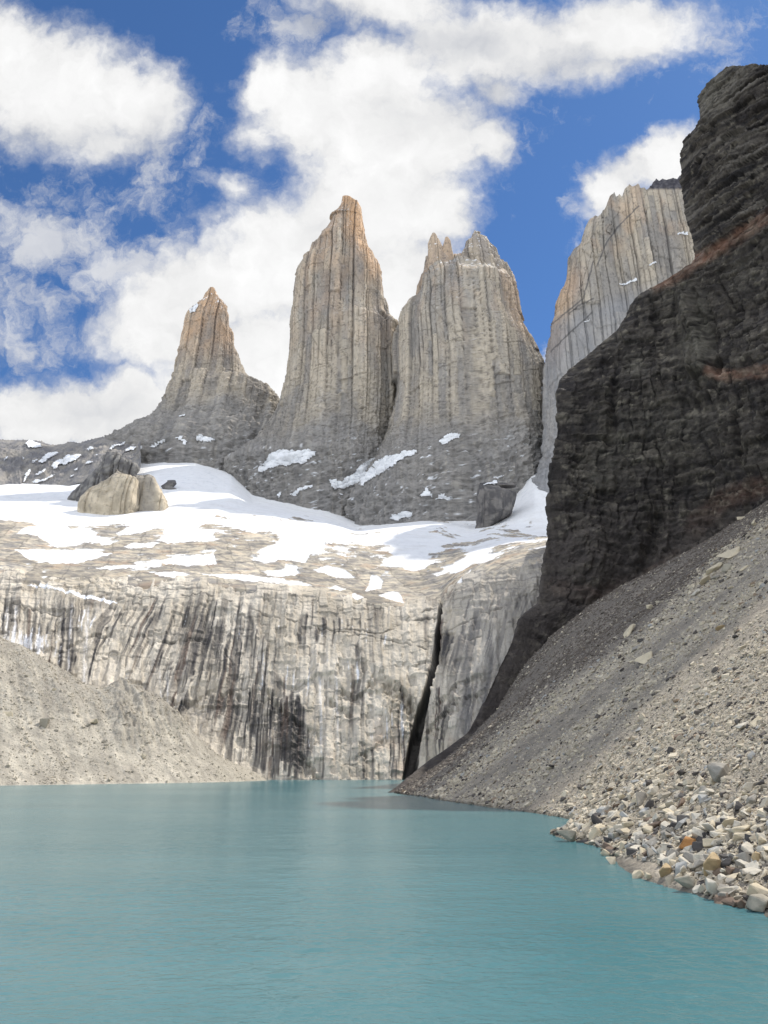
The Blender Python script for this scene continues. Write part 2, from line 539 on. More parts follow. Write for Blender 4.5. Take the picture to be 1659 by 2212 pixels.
def granite_colour(P, k, seed=0, warm=None, info=None):
    x, y, z = P[..., 0], P[..., 1], P[..., 2]
    A = info['a']
    c = fbm(x / 95, y / 95, z / 120, 3, seed=seed + 60)
    a = 0.6 * fbm(x / 40, y / 40, z / 150, 4, seed=seed + 50) + 0.55 * (info['v2'] - 0.5) + 0.5 * (info['v1'] - 0.5)
    b = fbm(A / 5, 0, z / 110, 4, 0.6, seed=seed + 55)
    g = fbm(x / 4, y / 4, z / 5, 4, 0.65, seed=seed + 57)
    col = mixc((0.285, 0.265, 0.24), (0.47, 0.41, 0.325), sstep(a + 0.5 * c + 0.25 * g, -0.35, 0.4))
    col = mixc(col, (0.275, 0.265, 0.255), 0.85 * sstep(1 - k + 0.35 * c + 0.25 * a, 0.55, 0.85))
    if warm is not None:
        col = mixc(col, (0.60, 0.385, 0.225), np.clip(warm, 0, 1))
    col = mixc(col, (0.10, 0.095, 0.095), sstep(b, 0.14, 0.40) * 0.52 * (0.35 + 0.65 * k) * np.clip(info['zone'], 0, 1) * sstep(fbm(x / 50, y / 50, z / 70, 3, seed=seed + 58), -0.3, 0.3))
    col = mixc(col, (0.56, 0.51, 0.43), sstep(-b, 0.12, 0.42) * 0.40)
    col = mixc(col, (0.13, 0.12, 0.115), sstep(g + 0.35 * info['rough'], 0.24, 0.55) * 0.65)
    col = col * (0.86 + 0.14 * info['v3'] + 0.14 * info['v1'])[..., None]
    col = mixc(col, (0.085, 0.08, 0.08), info['crack'] * 0.5)
    return col


def wobbly(u, v, s=6.0, sc_=22.0, seed=0):
    return u + s * fbm(u / sc_, v / sc_, 0.3, 4, 0.6, seed=seed), v + s * fbm(u / sc_, v / sc_, 7.7, 4, 0.6, seed=seed + 2)


def snow_child(parent, P, N, mask, name='snow_patch', lift=2.0, wrap=True):
    """snow lying on part of a rock surface: its own mesh, proud of the rock"""
    h, w = mask.shape
    f = grid_faces(h, w, wrap)
    keep = mask.ravel()[f].sum(1) >= 3
    f = f[keep]
    # each separate piece of snow becomes a patch of its own
    owner = {}
    for n_, q in enumerate(f):
        for vi in q: owner.setdefault(int(vi), []).append(n_)
    seen = np.zeros(len(f), bool)
    Vall = (P + N * lift + np.array([0, 0, lift * 0.3])).reshape(-1, 3)
    for st in range(len(f)):
        if seen[st]: continue
        seen[st] = True
        stack, comp = [st], []
        while stack:
            c = stack.pop(); comp.append(c)
            for vi in f[c]:
                for o2 in owner[int(vi)]:
                    if not seen[o2]:
                        seen[o2] = True; stack.append(o2)
        if len(comp) < 10: continue
        ff = f[comp]
        ids, inv = np.unique(ff.ravel(), return_inverse=True)
        mesh_obj(name, Vall[ids], inv.reshape(-1, 4), M_SNOW, parent)


def outward(P, cx=None):
    """smooth horizontal outward direction of a loft"""
    c = P.mean(axis=1, keepdims=True)
    n = P - c
    n[..., 2] = 0
    n = n / np.maximum(np.linalg.norm(n, axis=-1, keepdims=True), 1e-6)
    g = grid_normals(P, True)
    s = np.sign((g * n).sum(-1, keepdims=True))
    return g * np.where(s == 0, 1, s)


def apron_snow(u, v, P, seed):
    n = fbm(P[..., 0] / 24, P[..., 1] / 24, (P[..., 2] - 0.3 * P[..., 0]) / 6.5, 4, 0.55, seed=seed)
    return sstep(n, 0.33, 0.40) * sstep(v, 915, 985)


def make_tower(name, label, left, right, Yc, ratio, rows, ring, amp, seed, zlo, zhi, warm_fn, patches, vbot=None, power=2.7, dust=None, paint=None, lean=0.0, taper=True, parent=None, cat='rock tower', jag=0):
    P, dep, w = loft(left, right, Yc, ratio, rows, ring, vbot, power, lean)
    N = outward(P)
    A = amp * np.clip(w / 60, 0.20, 1)[:, None] if taper else amp
    if jag:
        zt = P[..., 2].max()
        P[..., 2] += jag * (0.4 * fbm(P[..., 0] / 11, 0, 0, 3, 0.6, seed=seed + 80) + bricks(P[..., 0], 0 * P[..., 0], 9, 50, seed + 81)[0] - 0.6) * sstep(P[..., 2], zt - 40, zt)
    P2, info = flute(P, N, A, zlo, zhi, seed)
    P2[-1] = P2[-1].mean(axis=0)
    N2 = outward(P2)
    u, v = chart(P2)
    warm = warm_fn(u, v, P2) if warm_fn else None
    col = granite_colour(P2, info['k'], seed, warm, info)
    if paint: col = paint(u, v, P2, N2, col)
    frontside = (P2[..., 1] < P2[..., 1].mean(axis=1, keepdims=True) + 1)
    uw, vw = wobbly(u, v, seed=seed)
    snow = np.zeros(u.shape, bool)
    if dust is not None:
        d = np.maximum(dust(u, v, P2, N2), apron_snow(u, v, P2, seed + 300) * (0 if parent is not None else 1))
        col = mixc(col, (0.85, 0.86, 0.88), d)
    o = mesh_obj(name, P2, grid_faces(rows, ring, True), M_TOWER, parent, col)
    if label: tag(o, label, cat)
    for poly in patches:
        msk = inpoly(uw, vw, poly) & frontside
        snow_child(o, P2, N2, msk)
    return o, P2


# --- left tower
sur_l = c3([(912,132),(890,155),(880,180),(855,200),(845,215),(822,225),(815,240),(800,275),(795,310),(785,370),(772,430),(768,480),(760,530),(748,580),(735,630),(715,670),(690,710),(665,745),(620,772),(580,792),(520,820),(460,870),(400,960)])
sur_r = c3([(925,132),(940,155),(960,175),(985,190),(990,215),(995,265),(1005,300),(1010,340),(1025,380),(1040,425),(1055,470),(1070,500),(1095,530),(1135,532),(1170,550),(1195,580),(1210,610),(1216,640),(1235,700),(1260,780),(1290,960)])
def sur_warm(u, v, P):
    n = fbm(P[..., 0] / 30, P[..., 1] / 30, P[..., 2] / 60, 4, seed=91)
    return (0.85 * sstep(v, 800, 690) + 0.1 * sstep(v, 880, 780)) * (0.62 + 0.8 * n)
def sur_dust(u, v, P, N):
    n = fbm(P[..., 0] / 9, P[..., 1] / 9, P[..., 2] / 7, 3, seed=95)
    return sstep(n + 0.5 * N[..., 2], 0.42, 0.55) * sstep(v, 680, 645)
sur_p = [c3(p) for p in (
    [(820,230),(850,205),(856,215),(845,240),(825,245)],
    [(645,830),(650,815),(700,790),(732,785),(715,805),(680,822),(655,835)],
    [(535,850),(560,828),(590,830),(570,845),(540,855)],
    [(575,842),(590,828),(630,822),(600,840)],
    [(750,790),(790,775),(800,800),(860,770),(905,785),(940,800),(880,805),(850,798),(820,800),(785,820),(782,800)],
    [(828,752),(860,748),(855,757),(830,757)],
    [(775,692),(828,688),(820,694),(780,697)],
    [(470,830),(500,815),(545,808),(520,822),(475,842)])]
make_tower('granite_tower', 'shortest rock tower, reddish top dusted with snow, standing alone above the low ridge', sur_l, sur_r, 1520, 0.75, 460, 260, 1.0, 11,
           650, 1000, sur_warm, sur_p, dust=sur_dust, power=2.4, vbot=1110)

# --- middle tower
cen_l = c4([(432,78),(425,105),(402,135),(385,165),(376,153),(363,155),(358,205),(345,225),(310,250),(285,285),(272,345),(245,360),(232,390),(212,430),(198,480),(188,540),(185,600),(177,660),(168,740),(163,830),(155,920),(148,1010),(140,1080),(122,1150),(95,1220),(60,1290),(20,1350),(-50,1405),(-118,1462),(-112,1500),(-100,1600)])
cen_r = c4([(470,80),(505,95),(520,120),(527,180),(535,220),(543,280),(552,305),(575,330),(585,360),(600,390),(612,420),(620,480),(627,560),(640,600),(650,660),(668,690),(685,710),(700,720),(705,800),(705,1080),(690,1250),(680,1350),(680,1600)])
def cen_warm(u, v, P):
    n = fbm(P[..., 0] / 30, P[..., 1] / 30, P[..., 2] / 90, 4, seed=191)
    e = interp_line(cen_r, v)
    return 0.55 * sstep(v, 640, 430) * (0.6 + 0.9 * n) + 0.38 * sstep(v, 860, 640) * (0.4 + 1.2 * n) + 0.55 * sstep(u - e, -55, -5) * sstep(v, 640, 560)  # last term paints the sunlit orange right edge into the colour
def cen_dust(u, v, P, N):
    n = fbm(P[..., 0] / 7, P[..., 1] / 7, P[..., 2] / 6, 3, seed=195)
    return sstep(n + 0.45 * N[..., 2], 0.5, 0.62) * (sstep(v, 500, 460) + 0.25 * sstep(v, 1000, 700))
cen_p = [c4(p) for p in (
    [(0,1455),(40,1410),(70,1370),(110,1345),(190,1355),(250,1345),(308,1357),(270,1400),(250,1425),(190,1420),(150,1440),(120,1430),(70,1445),(30,1460)],
    [(355,1490),(420,1505),(470,1480),(520,1430),(580,1395),(640,1380),(720,1360),(720,1400),(690,1430),(640,1450),(590,1480),(540,1510),(480,1520),(430,1545),(390,1550),(370,1530)],
    [(600,1355),(625,1320),(645,1305),(640,1335),(620,1365)],
    [(165,1570),(200,1555),(260,1530),(290,1530),(240,1555),(190,1580)],
    [(380,1590),(370,1570),(385,1565)], [(105,1575),(120,1555),(130,1570),(110,1590)], [(410,1580),(430,1565),(435,1580)],
    [(300,1570),(310,1560),(318,1585),(305,1590)])]
make_tower('granite_tower', 'tallest rock tower with a blunt orange summit, between the short tower and the twin-topped tower', cen_l, cen_r, 1400, 0.72, 620, 320, 1.0, 21,
           560, 860, cen_warm, cen_p, dust=cen_dust, power=2.5, vbot=1180)

# --- twin-topped tower
nor_l = c4([(985,378),(880,384),(843,386),(838,400),(820,440),(800,500),(770,550),(735,600),(715,640),(700,700),(695,760),(692,1000),(685,1080),(665,1200),(640,1320),(590,1450),(540,1560),(500,1640),(485,1665),(480,1760)])
nor_r = c4([(1000,378),(1240,385),(1262,405),(1275,440),(1290,510),(1300,590),(1310,650),(1330,700),(1365,760),(1385,810),(1415,880),(1430,930),(1442,980),(1445,1100),(1448,1300),(1448,1760)])
def nor_warm(u, v, P):
    n = fbm(P[..., 0] / 22, P[..., 1] / 22, P[..., 2] / 130, 4, seed=291)
    e = interp_line(nor_r, v)
    return 0.22 * sstep(v, 900, 520) * sstep(n, -0.1, 0.4) + 0.35 * sstep(u - e, -40, -5) * sstep(v, 760, 700)  # second term puts sunlight on the right edge into the warm tone
def nor_dust(u, v, P, N):
    n = fbm(P[..., 0] / 7, P[..., 1] / 7, P[..., 2] / 6, 3, seed=295)
    return sstep(n + 0.45 * N[..., 2], 0.46, 0.6) * (sstep(v, 600, 540) + 0.3 * sstep(v, 900, 620))
nor_p = [c4(p) for p in (
    [(520,1500),(570,1440),(610,1400),(650,1385),(700,1370),(735,1352),(805,1355),(790,1375),(740,1392),(700,1418),(660,1445),(620,1470),(570,1500),(525,1530)],
    [(905,1310),(940,1280),(975,1265),(1030,1275),(1005,1290),(970,1310),(930,1330)], [(1035,1275),(1050,1262),(1068,1263),(1045,1280)],
    [(815,1580),(830,1570),(838,1545),(855,1540),(875,1565),(888,1590),(860,1580),(840,1582)],
    [(895,1600),(905,1570),(925,1562),(975,1588),(985,1600),(940,1598)], [(808,1530),(828,1522),(830,1532),(812,1537)], [(872,1520),(890,1512),(888,1523)],
    [(668,1690),(680,1670),(740,1655),(780,1658),(778,1685),(740,1690),(700,1700)])]
nor, _P = make_tower('granite_tower', 'broad rock tower with a twin-pronged jagged top, beside the grey ridge', nor_l, nor_r, 1350, 0.80, 560, 340, 0.95, 31,
           520, 800, nor_warm, nor_p, dust=nor_dust, power=2.8, vbot=1200)
pin_l = c4([(884,263),(870,280),(855,310),(848,370),(838,400),(828,430),(805,500),(790,620)])
pin_r = c4([(888,263),(905,280),(920,300),(930,318),(945,345),(985,385),(1010,470),(1030,620)])
make_tower('pinnacle', None, pin_l, pin_r, 1335, 0.7, 90, 90, 1.0, 33, 500, 900, lambda u, v, P: 0.35 + 0 * u, [], dust=nor_dust, parent=nor, power=2.0)
pin_l = c4([(950,284),(944,288),(936,312),(925,345),(920,400),(915,560)])
pin_r = c4([(955,284),(968,300),(977,345),(986,378),(992,400),(1010,560)])
make_tower('pinnacle', None, pin_l, pin_r, 1330, 0.8, 60, 50, 1.0, 34, 500, 900, lambda u, v, P: 0.45 + 0 * u, [], parent=nor, power=2.0)
pin_l = c4([(1086,255),(1078,270),(1062,285),(1042,290),(1034,322),(1005,345),(985,375),(965,470),(940,640)])
pin_r = c4([(1090,255),(1100,268),(1124,259),(1150,275),(1180,300),(1204,320),(1212,350),(1216,375),(1242,385),(1262,405),(1275,440),(1284,510),(1290,590),(1296,640)])
make_tower('pinnacle', None, pin_l, pin_r, 1345, 0.7, 110, 140, 1.15, 35, 500, 900, lambda u, v, P: 0.1 + 0 * u, [], dust=nor_dust, parent=nor, power=2.2)

# --- grey ridge wall at the right
nid_l = c2([(905,945),(885,955),(865,1000),(850,1050),(820,1080),(805,1110),(800,1180),(785,1220),(770,1260),(750,1310),(735,1360),(720,1430),(712,1500),(702,1560),(698,1650)]) + c4([(1446,1000),(1444,1200),(1440,1300),(1430,1400),(1400,1500),(1370,1580),(1340,1680),(1318,1740),(1300,1800)])
nid_r = [(1660, 470), (1660, 1200)]
def nid_warm(u, v, P):
    n = fbm(P[..., 0] / 30, P[..., 1] / 30, P[..., 2] / 60, 4, seed=391)
    e = interp_line(nid_l, v)
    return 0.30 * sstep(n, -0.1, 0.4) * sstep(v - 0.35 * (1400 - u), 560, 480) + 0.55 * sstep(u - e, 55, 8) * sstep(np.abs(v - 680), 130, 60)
nid_crack = [c2([(905,1290),(840,1320),(800,1355)]), c2([(1100,890),(1010,980),(960,1050),(920,1150)]), c2([(700,1420),(860,1290),(905,1130)]), c2([(720,1520),(800,1440),(900,1350)])]
def nid_paint(u, v, P, N, col):
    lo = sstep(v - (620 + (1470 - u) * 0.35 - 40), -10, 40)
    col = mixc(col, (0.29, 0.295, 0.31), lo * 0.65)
    for ln in nid_crack:
        d, s = linedist(u + 3 * fbm(u / 12, v / 12, 0, 2), v, ln)
        col = mixc(col, (0.11, 0.105, 0.105), sstep(d, 2.4, 0.6) * 0.8)
    return col
nid_p = [c2(p) for p in ([(945,1235),(985,1228),(1045,1225),(1095,1198),(1092,1212),(1050,1235),(985,1232)], [(857,1398),(880,1384),(908,1378),(885,1392)],
    [(1255,1025),(1280,1005),(1312,1000),(1310,1020),(1280,1015)], [(1140,1150),(1170,1127),(1175,1135),(1150,1152)], [(1255,905),(1275,890),(1275,900)])]
CREST = [(1270,470),(1274,465),(1280,468),(1289,460),(1295,461),(1301,446),(1309,444),(1312,432),(1316,413),(1321,426),(1328,419),(1333,426),(1340,424),(1345,412),(1349,398),(1356,404),(1364,401),(1369,397),(1376,405),(1384,404),(1392,413),
         (1396,401),(1403,399),(1410,384),(1416,391),(1424,386),(1432,389),(1446,385),(1456,388),(1462,380),(1490,384),(1530,378),(1660,384)]


def grey_ridge():
    W, H = 420, 560
    sgrid = np.linspace(0, 1, W)[None] ** 1.15
    t = np.linspace(0, 1, H)[:, None]
    vL = 1290 + (470 - 1290) * t                     # left edge from foot to brow
    uL = interp_line(nid_l, vL.ravel())[:, None]
    u = uL + (1660 - uL) * sgrid
    vC = np.interp(1270 + (1660 - 1270) * sgrid, [c[0] for c in CREST], [c[1] for c in CREST])
    v = 1290 + (vC - 1290) * t
    Y = 1125 + 30 * t + 55 * np.clip(1 - sgrid / 0.10, 0, 1) ** 2 + 0 * u
    P = at(u, v, Y)
    # the left flank turns away and runs back
    nb = 40
    tb = np.linspace(1, 0, nb, endpoint=False)[None]
    B = P[:, :1] + np.stack([60 * tb ** 1.5 + 0 * t, 190 * tb + 0 * t, 0 * tb + 0 * t], -1)
    P = np.concatenate([B, P], 1)
    N = grid_normals(P); N *= np.where(N[..., 1:2] > 0, -1, 1)
    N = np.where(np.abs(N[..., 1:2]) < 0.2, np.where(N[..., 0:1] > 0, -N, N), N)
    wid = np.ones(P.shape[:2]) * 0.8
    wid *= 0.25 + 0.75 * sstep(1 - t, 0.0, 0.12)
    P2, info = flute(P, N, wid, 420, 700, 41)
    bk = P2[-1:].copy(); bk[..., 1] += 50; bk[..., 2] -= 45
    P2 = np.concatenate([P2, bk], 0)
    info = {k_: np.concatenate([a_, a_[-1:]], 0) for k_, a_ in info.items()}
    N2 = grid_normals(P2); N2 *= np.where(N2[..., 1:2] > 0, -1, 1)
    u, v = chart(P2)
    col = granite_colour(P2, info['k'], 41, nid_warm(u, v, P2), info)
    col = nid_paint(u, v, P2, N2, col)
    capm = sstep(u, 1390, 1396) * sstep(v - (408 + 5 * fbm(u / 9, 0, 0, 3)), 4, -3)
    col = mixc(col, mixc((0.06, 0.058, 0.07), (0.12, 0.115, 0.125), sstep(fbm(u / 9, v / 5, 0, 3), -.2, .3)), capm)
    col = mixc(col, (0.85, 0.86, 0.88), apron_snow(u, v, P2, 44) * sstep(v, 470, 430) * 0.0)
    o = mesh_obj('rock_ridge', P2, grid_faces(*P2.shape[:2]), M_TOWER, None, col)
    tag(o, 'long serrated grey rock ridge with a dark cap, behind the dark cliff', 'rock ridge')
    uw, vw = wobbly(u, v, 4, 18, seed=41)
    for poly in nid_p:
        snow_child(o, P2, N2, inpoly(uw, vw, poly), wrap=False, lift=1.6)
grey_ridge()

# --- low jagged ridge on the far left
def left_ridge():
    crest = c3([(-500,800),(-300,790),(-150,798),(0,792),(40,795),(120,794),(180,800),(205,812),(230,816),(280,811),(295,803),(320,802),(335,809),(350,806),(365,799),(380,796),(430,783),(455,781),(480,791),(520,789),(535,795),(580,799),(640,792),(700,780),(820,780)])
    foot = c1650([(-1500,500),(-300,480),(0,470),(60,515),(120,525),(170,512),(185,545),(250,570),(400,532),(500,512),(560,470),(640,445),(720,435),(850,400),(1040,400),(1130,350),(1150,270),(1300,250),(1640,300)])
    w, h = 620, 150
    uu = np.linspace(-230, 305, w)
    cv = np.interp(uu, [p[0] for p in crest], [p[1] for p in crest])
    fv = np.interp(uu, [p[0] for p in foot], [p[1] for p in foot])
    t = np.linspace(0, 1, h)[:, None]
    Yf, Ycr = 1190.0, 1380.0
    A = at(uu, fv + 12, np.full(w, Yf)); B = at(uu, cv, np.full(w, Ycr))
    P = A[None] + (B - A)[None] * t[..., None]
    P[..., 2] += 14 * np.sin(t * math.pi) * fbm(P[..., 0] / 45, P[..., 1] / 60, 0, 3, seed=60)
    N = np.zeros_like(P); N[..., 1] = -0.75; N[..., 2] = 0.66
    x, y, z = P[..., 0], P[..., 1], P[..., 2]
    d = 15 * fbm(x / 38, y / 80, z / 70, 5, 0.55, seed=61, ridged=True) + 4 * fbm(x / 9, y / 12, z / 12, 3, seed=62)
    P += N * (d * np.sin(np.clip(t * 1.05, 0, 1) * math.pi) ** 0.7)[..., None]
    P[-1:, :, 2] += 5 * fbm(uu / 4, 0, 0, 3, seed=63)
    back = P[-1:].copy(); back[..., 1] += 160; back[..., 2] -= 170
    P = np.concatenate([P, back], 0)
    x, y, z = P[..., 0], P[..., 1], P[..., 2]
    n = fbm(x / 22, y / 22, z / 25, 4, seed=64)
    col = mixc((0.20, 0.195, 0.20), (0.30, 0.28, 0.255), sstep(n, -0.3, 0.3))
    o = mesh_obj('rock_ridge', P, grid_faces(h + 1, w), M_TOWER, None, col)
    tag(o, 'low dark jagged rock ridge with snow patches, left of the shortest tower', 'rock ridge')
    N2 = grid_normals(P)
    N2 *= np.sign(N2[..., 2:3])
    u, v = chart(P); uw, vw = wobbly(u, v, 5, 16, seed=5)
    for poly in (
        [(205,180),(240,155),(290,165),(330,180),(330,200),(260,215),(235,215)], [(300,335),(330,300),(370,265),(450,240),(480,250),(420,290),(380,310),(340,335)],
        [(420,360),(440,320),(510,300),(520,270),(610,270),(660,270),(620,310),(560,330),(540,355),(470,350),(440,385)], [(185,490),(200,440),(235,390),(250,390),(240,430),(205,490)],
        [(250,500),(290,465),(340,475),(400,440),(450,425),(420,450),(360,480),(300,500)], [(690,340),(720,320),(760,330),(720,345)], [(595,395),(630,375),(640,385),(610,400)],
        [(30,320),(50,285),(65,290),(40,320)], [(255,330),(290,300),(300,310),(270,335)], [(880,225),(900,200),(960,180),(1020,165),(1000,185),(930,205),(900,228)],
        [(700,230),(740,205),(760,210),(740,235)], [(770,280),(795,270),(790,282)], [(1005,350),(1040,335),(1060,355),(1020,365)], [(290,430),(330,405),(400,380),(330,425)],
        [(565,440),(600,432),(590,445)], [(170,290),(200,305),(190,320)], [(780,415),(830,403),(840,412),(800,420)], [(1005,245),(1050,210),(1110,200),(1080,230),(1030,250)]):
        snow_child(o, P, N2, inpoly(uw, vw, c1650(poly)), wrap=False, lift=2.5)
left_ridge()

# ------------------------------------------------------------------ terrain: rock wall above the lake, bench and snowfield
LINES = [
    [(-220,1688,425),(100,1687,432),(300,1686,440),(560,1685,450),(700,1685,452),(840,1685,454),(905,1685,456),(1000,1685,440),(1150,1685,425),(1330,1685,415)],
    [(-220,1440,468),(100,1460,478),(300,1480,492),(560,1480,500),(700,1480,503),(840,1480,505),(925,1480,508),(1000,1480,490),(1150,1480,470),(1330,1480,455)],
    [(-220,1235,550),(0,1245,555),(100,1258,565),(250,1265,578),(450,1265,585),(650,1283,583),(800,1305,580),(900,1312,580),(950,1304,585),(990,1268,572),(1040,1248,566),(1100,1228,560),(1190,1212,552),(1330,1200,545)],
    [(-220,1190,645),(0,1198,645),(250,1217,655),(450,1226,660),(650,1246,656),(800,1264,652),(900,1264,652),(960,1247,655),(1030,1217,650),(1100,1192,650),(1190,1172,645),(1330,1155,645)],
    [(-220,1140,760),(0,1146,760),(250,1164,760),(450,1162,760),(650,1178,760),(800,1192,760),(960,1196,760),(1100,1168,760),(1190,1158,760),(1330,1140,760)],
    [(-220,1075,980),(0,1078,980),(150,1090,970),(300,1096,970),(380,1090,980),(450,1098,980),(560,1106,985),(640,1118,985),(700,1128,985),(770,1150,985),(850,1142,985),(950,1138,985),(1020,1157,985),(1060,1145,985),(1130,1147,985),(1190,1148,985),(1330,1120,985)],
    [(-220,1042,1240),(0,1042,1240),(150,1042,1240),(240,1026,1240),(300,1020,1240),(350,1014,1250),(420,1014,1250),(450,1022,1250),(500,1036,1250),(545,1078,1250),(640,1098,1250),(700,1108,1250),(770,1132,1250),(850,1122,1250),(900,1116,1250),(1000,1112,1250),(1060,1110,1250),(1110,1062,1250),(1150,1015,1250),(1180,1010,1250),(1220,1060,1250),(1330,1060,1250)],
    [(-220,1000,1520),(200,985,1520),(300,980,1520),(420,978,1520),(470,998,1520),(520,1020,1520),(640,1030,1520),(1330,1010,1520)],
]


def terrain_profile(acol, nrows_seg):
    Z, Yv = [], []
    for L in LINES:
        p = at([q[0] for q in L], [q[1] for q in L], [q[2] for q in L])
        a = p[:, 0] / p[:, 1]
        Z.append(np.interp(acol, a, p[:, 2])); Yv.append(np.interp(acol, a, p[:, 1]))
    Z, Yv = np.array(Z), np.array(Yv)
    def smooth_cols(A):
        k = np.hanning(13); k /= k.sum()
        return np.array([np.convolve(np.pad(r, 6, mode='edge'), k, 'valid') for r in A])
    Z, Yv = smooth_cols(Z), smooth_cols(Yv)
    Z[0] = -8
    # resample every column by Catmull-Rom between the lines
    outz, outy = [], []
    n = len(LINES)
    for i in range(n - 1):
        i0, i3 = max(i - 1, 0), min(i + 2, n - 1)
        t = np.linspace(0, 1, nrows_seg[i], endpoint=(i == n - 2))[:, None]
        def cr(A):
            m1 = (A[i + 1] - A[i0]) * (0.5 if i0 != i else 1) ; m2 = (A[i3] - A[i]) * (0.5 if i3 != i + 1 else 1)
            seg = A[i + 1] - A[i]
            m1 = np.clip(m1, np.minimum(0, 2 * seg), np.maximum(0, 2 * seg)); m2 = np.clip(m2, np.minimum(0, 2 * seg), np.maximum(0, 2 * seg))
            return (2*t**3-3*t**2+1)*A[i] + (t**3-2*t**2+t)*m1 + (-2*t**3+3*t**2)*A[i+1] + (t**3-t**2)*m2
        outz.append(cr(Z)); outy.append(cr(Yv))
    return np.concatenate(outz), np.concatenate(outy)


WCOLS = 860
SEG = [200, 200, 90, 90, 110, 70, 14]
acol = np.linspace(at(-210, 1400, 500)[0] / 500, at(1320, 1400, 500)[0] / 500, WCOLS)
TZ, TY = terrain_profile(acol, SEG)
TP = np.stack([acol[None] * TY, TY, TZ], -1)
RIM = SEG[0] + SEG[1]


def rock_wall():
    P = TP[:RIM + 30].copy()
    N = grid_normals(P); N *= -np.sign(N[..., 1:2])
    u, v = chart(P)
    x, y, z = P[..., 0], P[..., 1], P[..., 2]
    s = 525 * x / y
    d = 5 * fbm(s / 55, 0, z / 60, 4, seed=70) + 2.0 * fbm(s / 14, 0, z / 30, 4, seed=72) + 1.1 * fbm(s / 5, 0, z / 6, 4, 0.6, seed=74)
    d += 1.4 * fbm(s / 8, 0, z / 70, 3, seed=76, ridged=True)
    # horizontal slab joints near the rim
    d += 1.4 * perlin(s / 60, 0, (z + 6 * fbm(s / 40, 0, z / 40, 2, seed=77)) / 4.0, 78) * sstep(v, 1380, 1270)
    # the cleft
    cleft = [(972,1240),(958,1290),(952,1340),(945,1400),(930,1470),(912,1530),(895,1600),(885,1690)]
    uw, vw = wobbly(u, v, 4, 30, seed=9)
    dc, sg = linedist(uw, vw, cleft)
    width = np.interp(v, [1240, 1340, 1500, 1690], [3, 5, 8, 14])
    d -= np.interp(v, [1240, 1320, 1690], [4, 16, 26]) * sstep(dc / width, 1.25, 0.35)
    d += np.interp(v, [1240, 1450, 1690], [0, 3, 4]) * sstep(u, 930, 990)
    # overhangs: rock stands proud above each edge, recessed below
    for pts, a, L in (([(585,1500),(600,1520),(625,1545),(650,1560)], 7, 60), ([(735,1478),(748,1492),(768,1500),(790,1490),(800,1470)], 6, 24), ([(715,1508),(730,1520),(752,1538)], 6, 16),
                      ([(850,1470),(872,1485),(890,1505),(905,1530)], 9, 60), ([(780,1628),(800,1616),(815,1604)], 5, 30), ([(380,1510),(410,1515),(440,1500)], 5, 40),
                      ([(480,1500),(500,1490),(520,1500)], 4, 30), ([(620,1480),(640,1484),(662,1474)], 4, 18), ([(660,1640),(676,1652),(684,1672)], 6, 40),
                      ([(150,1395),(190,1380),(235,1372)], 3, 18), ([(50,1408),(90,1400),(140,1408)], 3, 14), ([(960,1512),(1000,1478),(1050,1462)], 5, 40), ([(930,1570),(980,1525),(1040,1500)], 5, 40),
                      ([(300,1380),(360,1385),(440,1378)], 3, 16), ([(860,1430),(900,1436),(935,1430)], 3, 20), ([(20,1318),(80,1312),(140,1320)], 3, 14), ([(130,1252),(200,1248),(262,1262)], 4, 12), ([(160,1268),(220,1266),(262,1276)], 3, 12)):
        dd, ss = linedist(u + 9 * fbm(u / 14, v / 14, 1, 3), v + 9 * fbm(u / 14, v / 14, 5, 3), pts)
        d -= 0.55 * a * np.where(ss > 0, np.exp(-dd / (0.6 * L)) * sstep(dd, 1.6 * L, 0.5 * L), 0) * (0.4 + 0.9 * sstep(fbm(u / 14, v / 14, 3, 3, seed=79), -0.25, 0.1))
    cracks = [[(0,1300),(60,1312),(140,1330)], [(445,1286),(520,1308),(590,1336),(740,1366),(830,1372),(870,1345),(950,1338)], [(720,1368),(860,1390),(930,1408),(945,1425)],
              [(240,1297),(330,1290),(450,1285)], [(330,1390),(420,1380),(480,1400),(505,1440)], [(990,1400),(1060,1372),(1100,1355),(1180,1330)], [(960,1372),(1040,1330),(1120,1300),(1190,1262)], [(870,1345),(900,1330),(955,1318)]]
    ck = np.zeros(u.shape)
    for c in cracks:
        dd, ss = linedist(u + 5 * fbm(u / 14, v / 14, 2, 3), v + 4 * fbm(u / 14, v / 14, 6, 3), c)
        ck = np.maximum(ck, sstep(dd, 2.2, 0.5) * sstep(fbm(u / 40, v / 40, 9, 2, seed=71), -0.25, 0.0))
    d -= ck * 1.6
    al = s + 3 * fbm(s / 12, 0, z / 12, 3, seed=310)
    w1, h1, g1 = bricks(al, z + 2 * fbm(s / 9, 0, z / 9, 3, seed=311), 16, 26, 312)
    w2, h2, g2 = bricks(al, z + 1.5 * fbm(s / 5, 0, z / 5, 3, seed=313), 6, 9, 314)
    w3, h3, g3 = bricks(al, z, 2.4, 14, 316)
    d += 2.6 * (w1 - 0.5) + 2.0 * (w2 - 0.5) + 0.8 * (w3 - 0.5)
    jt = sstep(np.minimum(h2, g2), 0.5, 0.05) * sstep(fbm(s / 30, 0, z / 30, 2, seed=318), -0.1, 0.3)
    d -= 0.6 * jt
    d *= np.clip(1 - (np.arange(P.shape[0]) - RIM) / 30, 0, 1)[:, None]
    P += N * d[..., None]
    # ---- colour: weather stains run straight down the slab
    rowt = z
    lean = s + (z - 70) * np.interp(u, [0, 180, 240, 330, 480, 600, 900, 980, 1200], [0.10, 0.06, -0.22, -0.28, -0.10, 0.0, 0.02, -0.20, -0.34])
    lean = lean + 2.2 * fbm(s / 25, 0, z / 25, 3, seed=80)
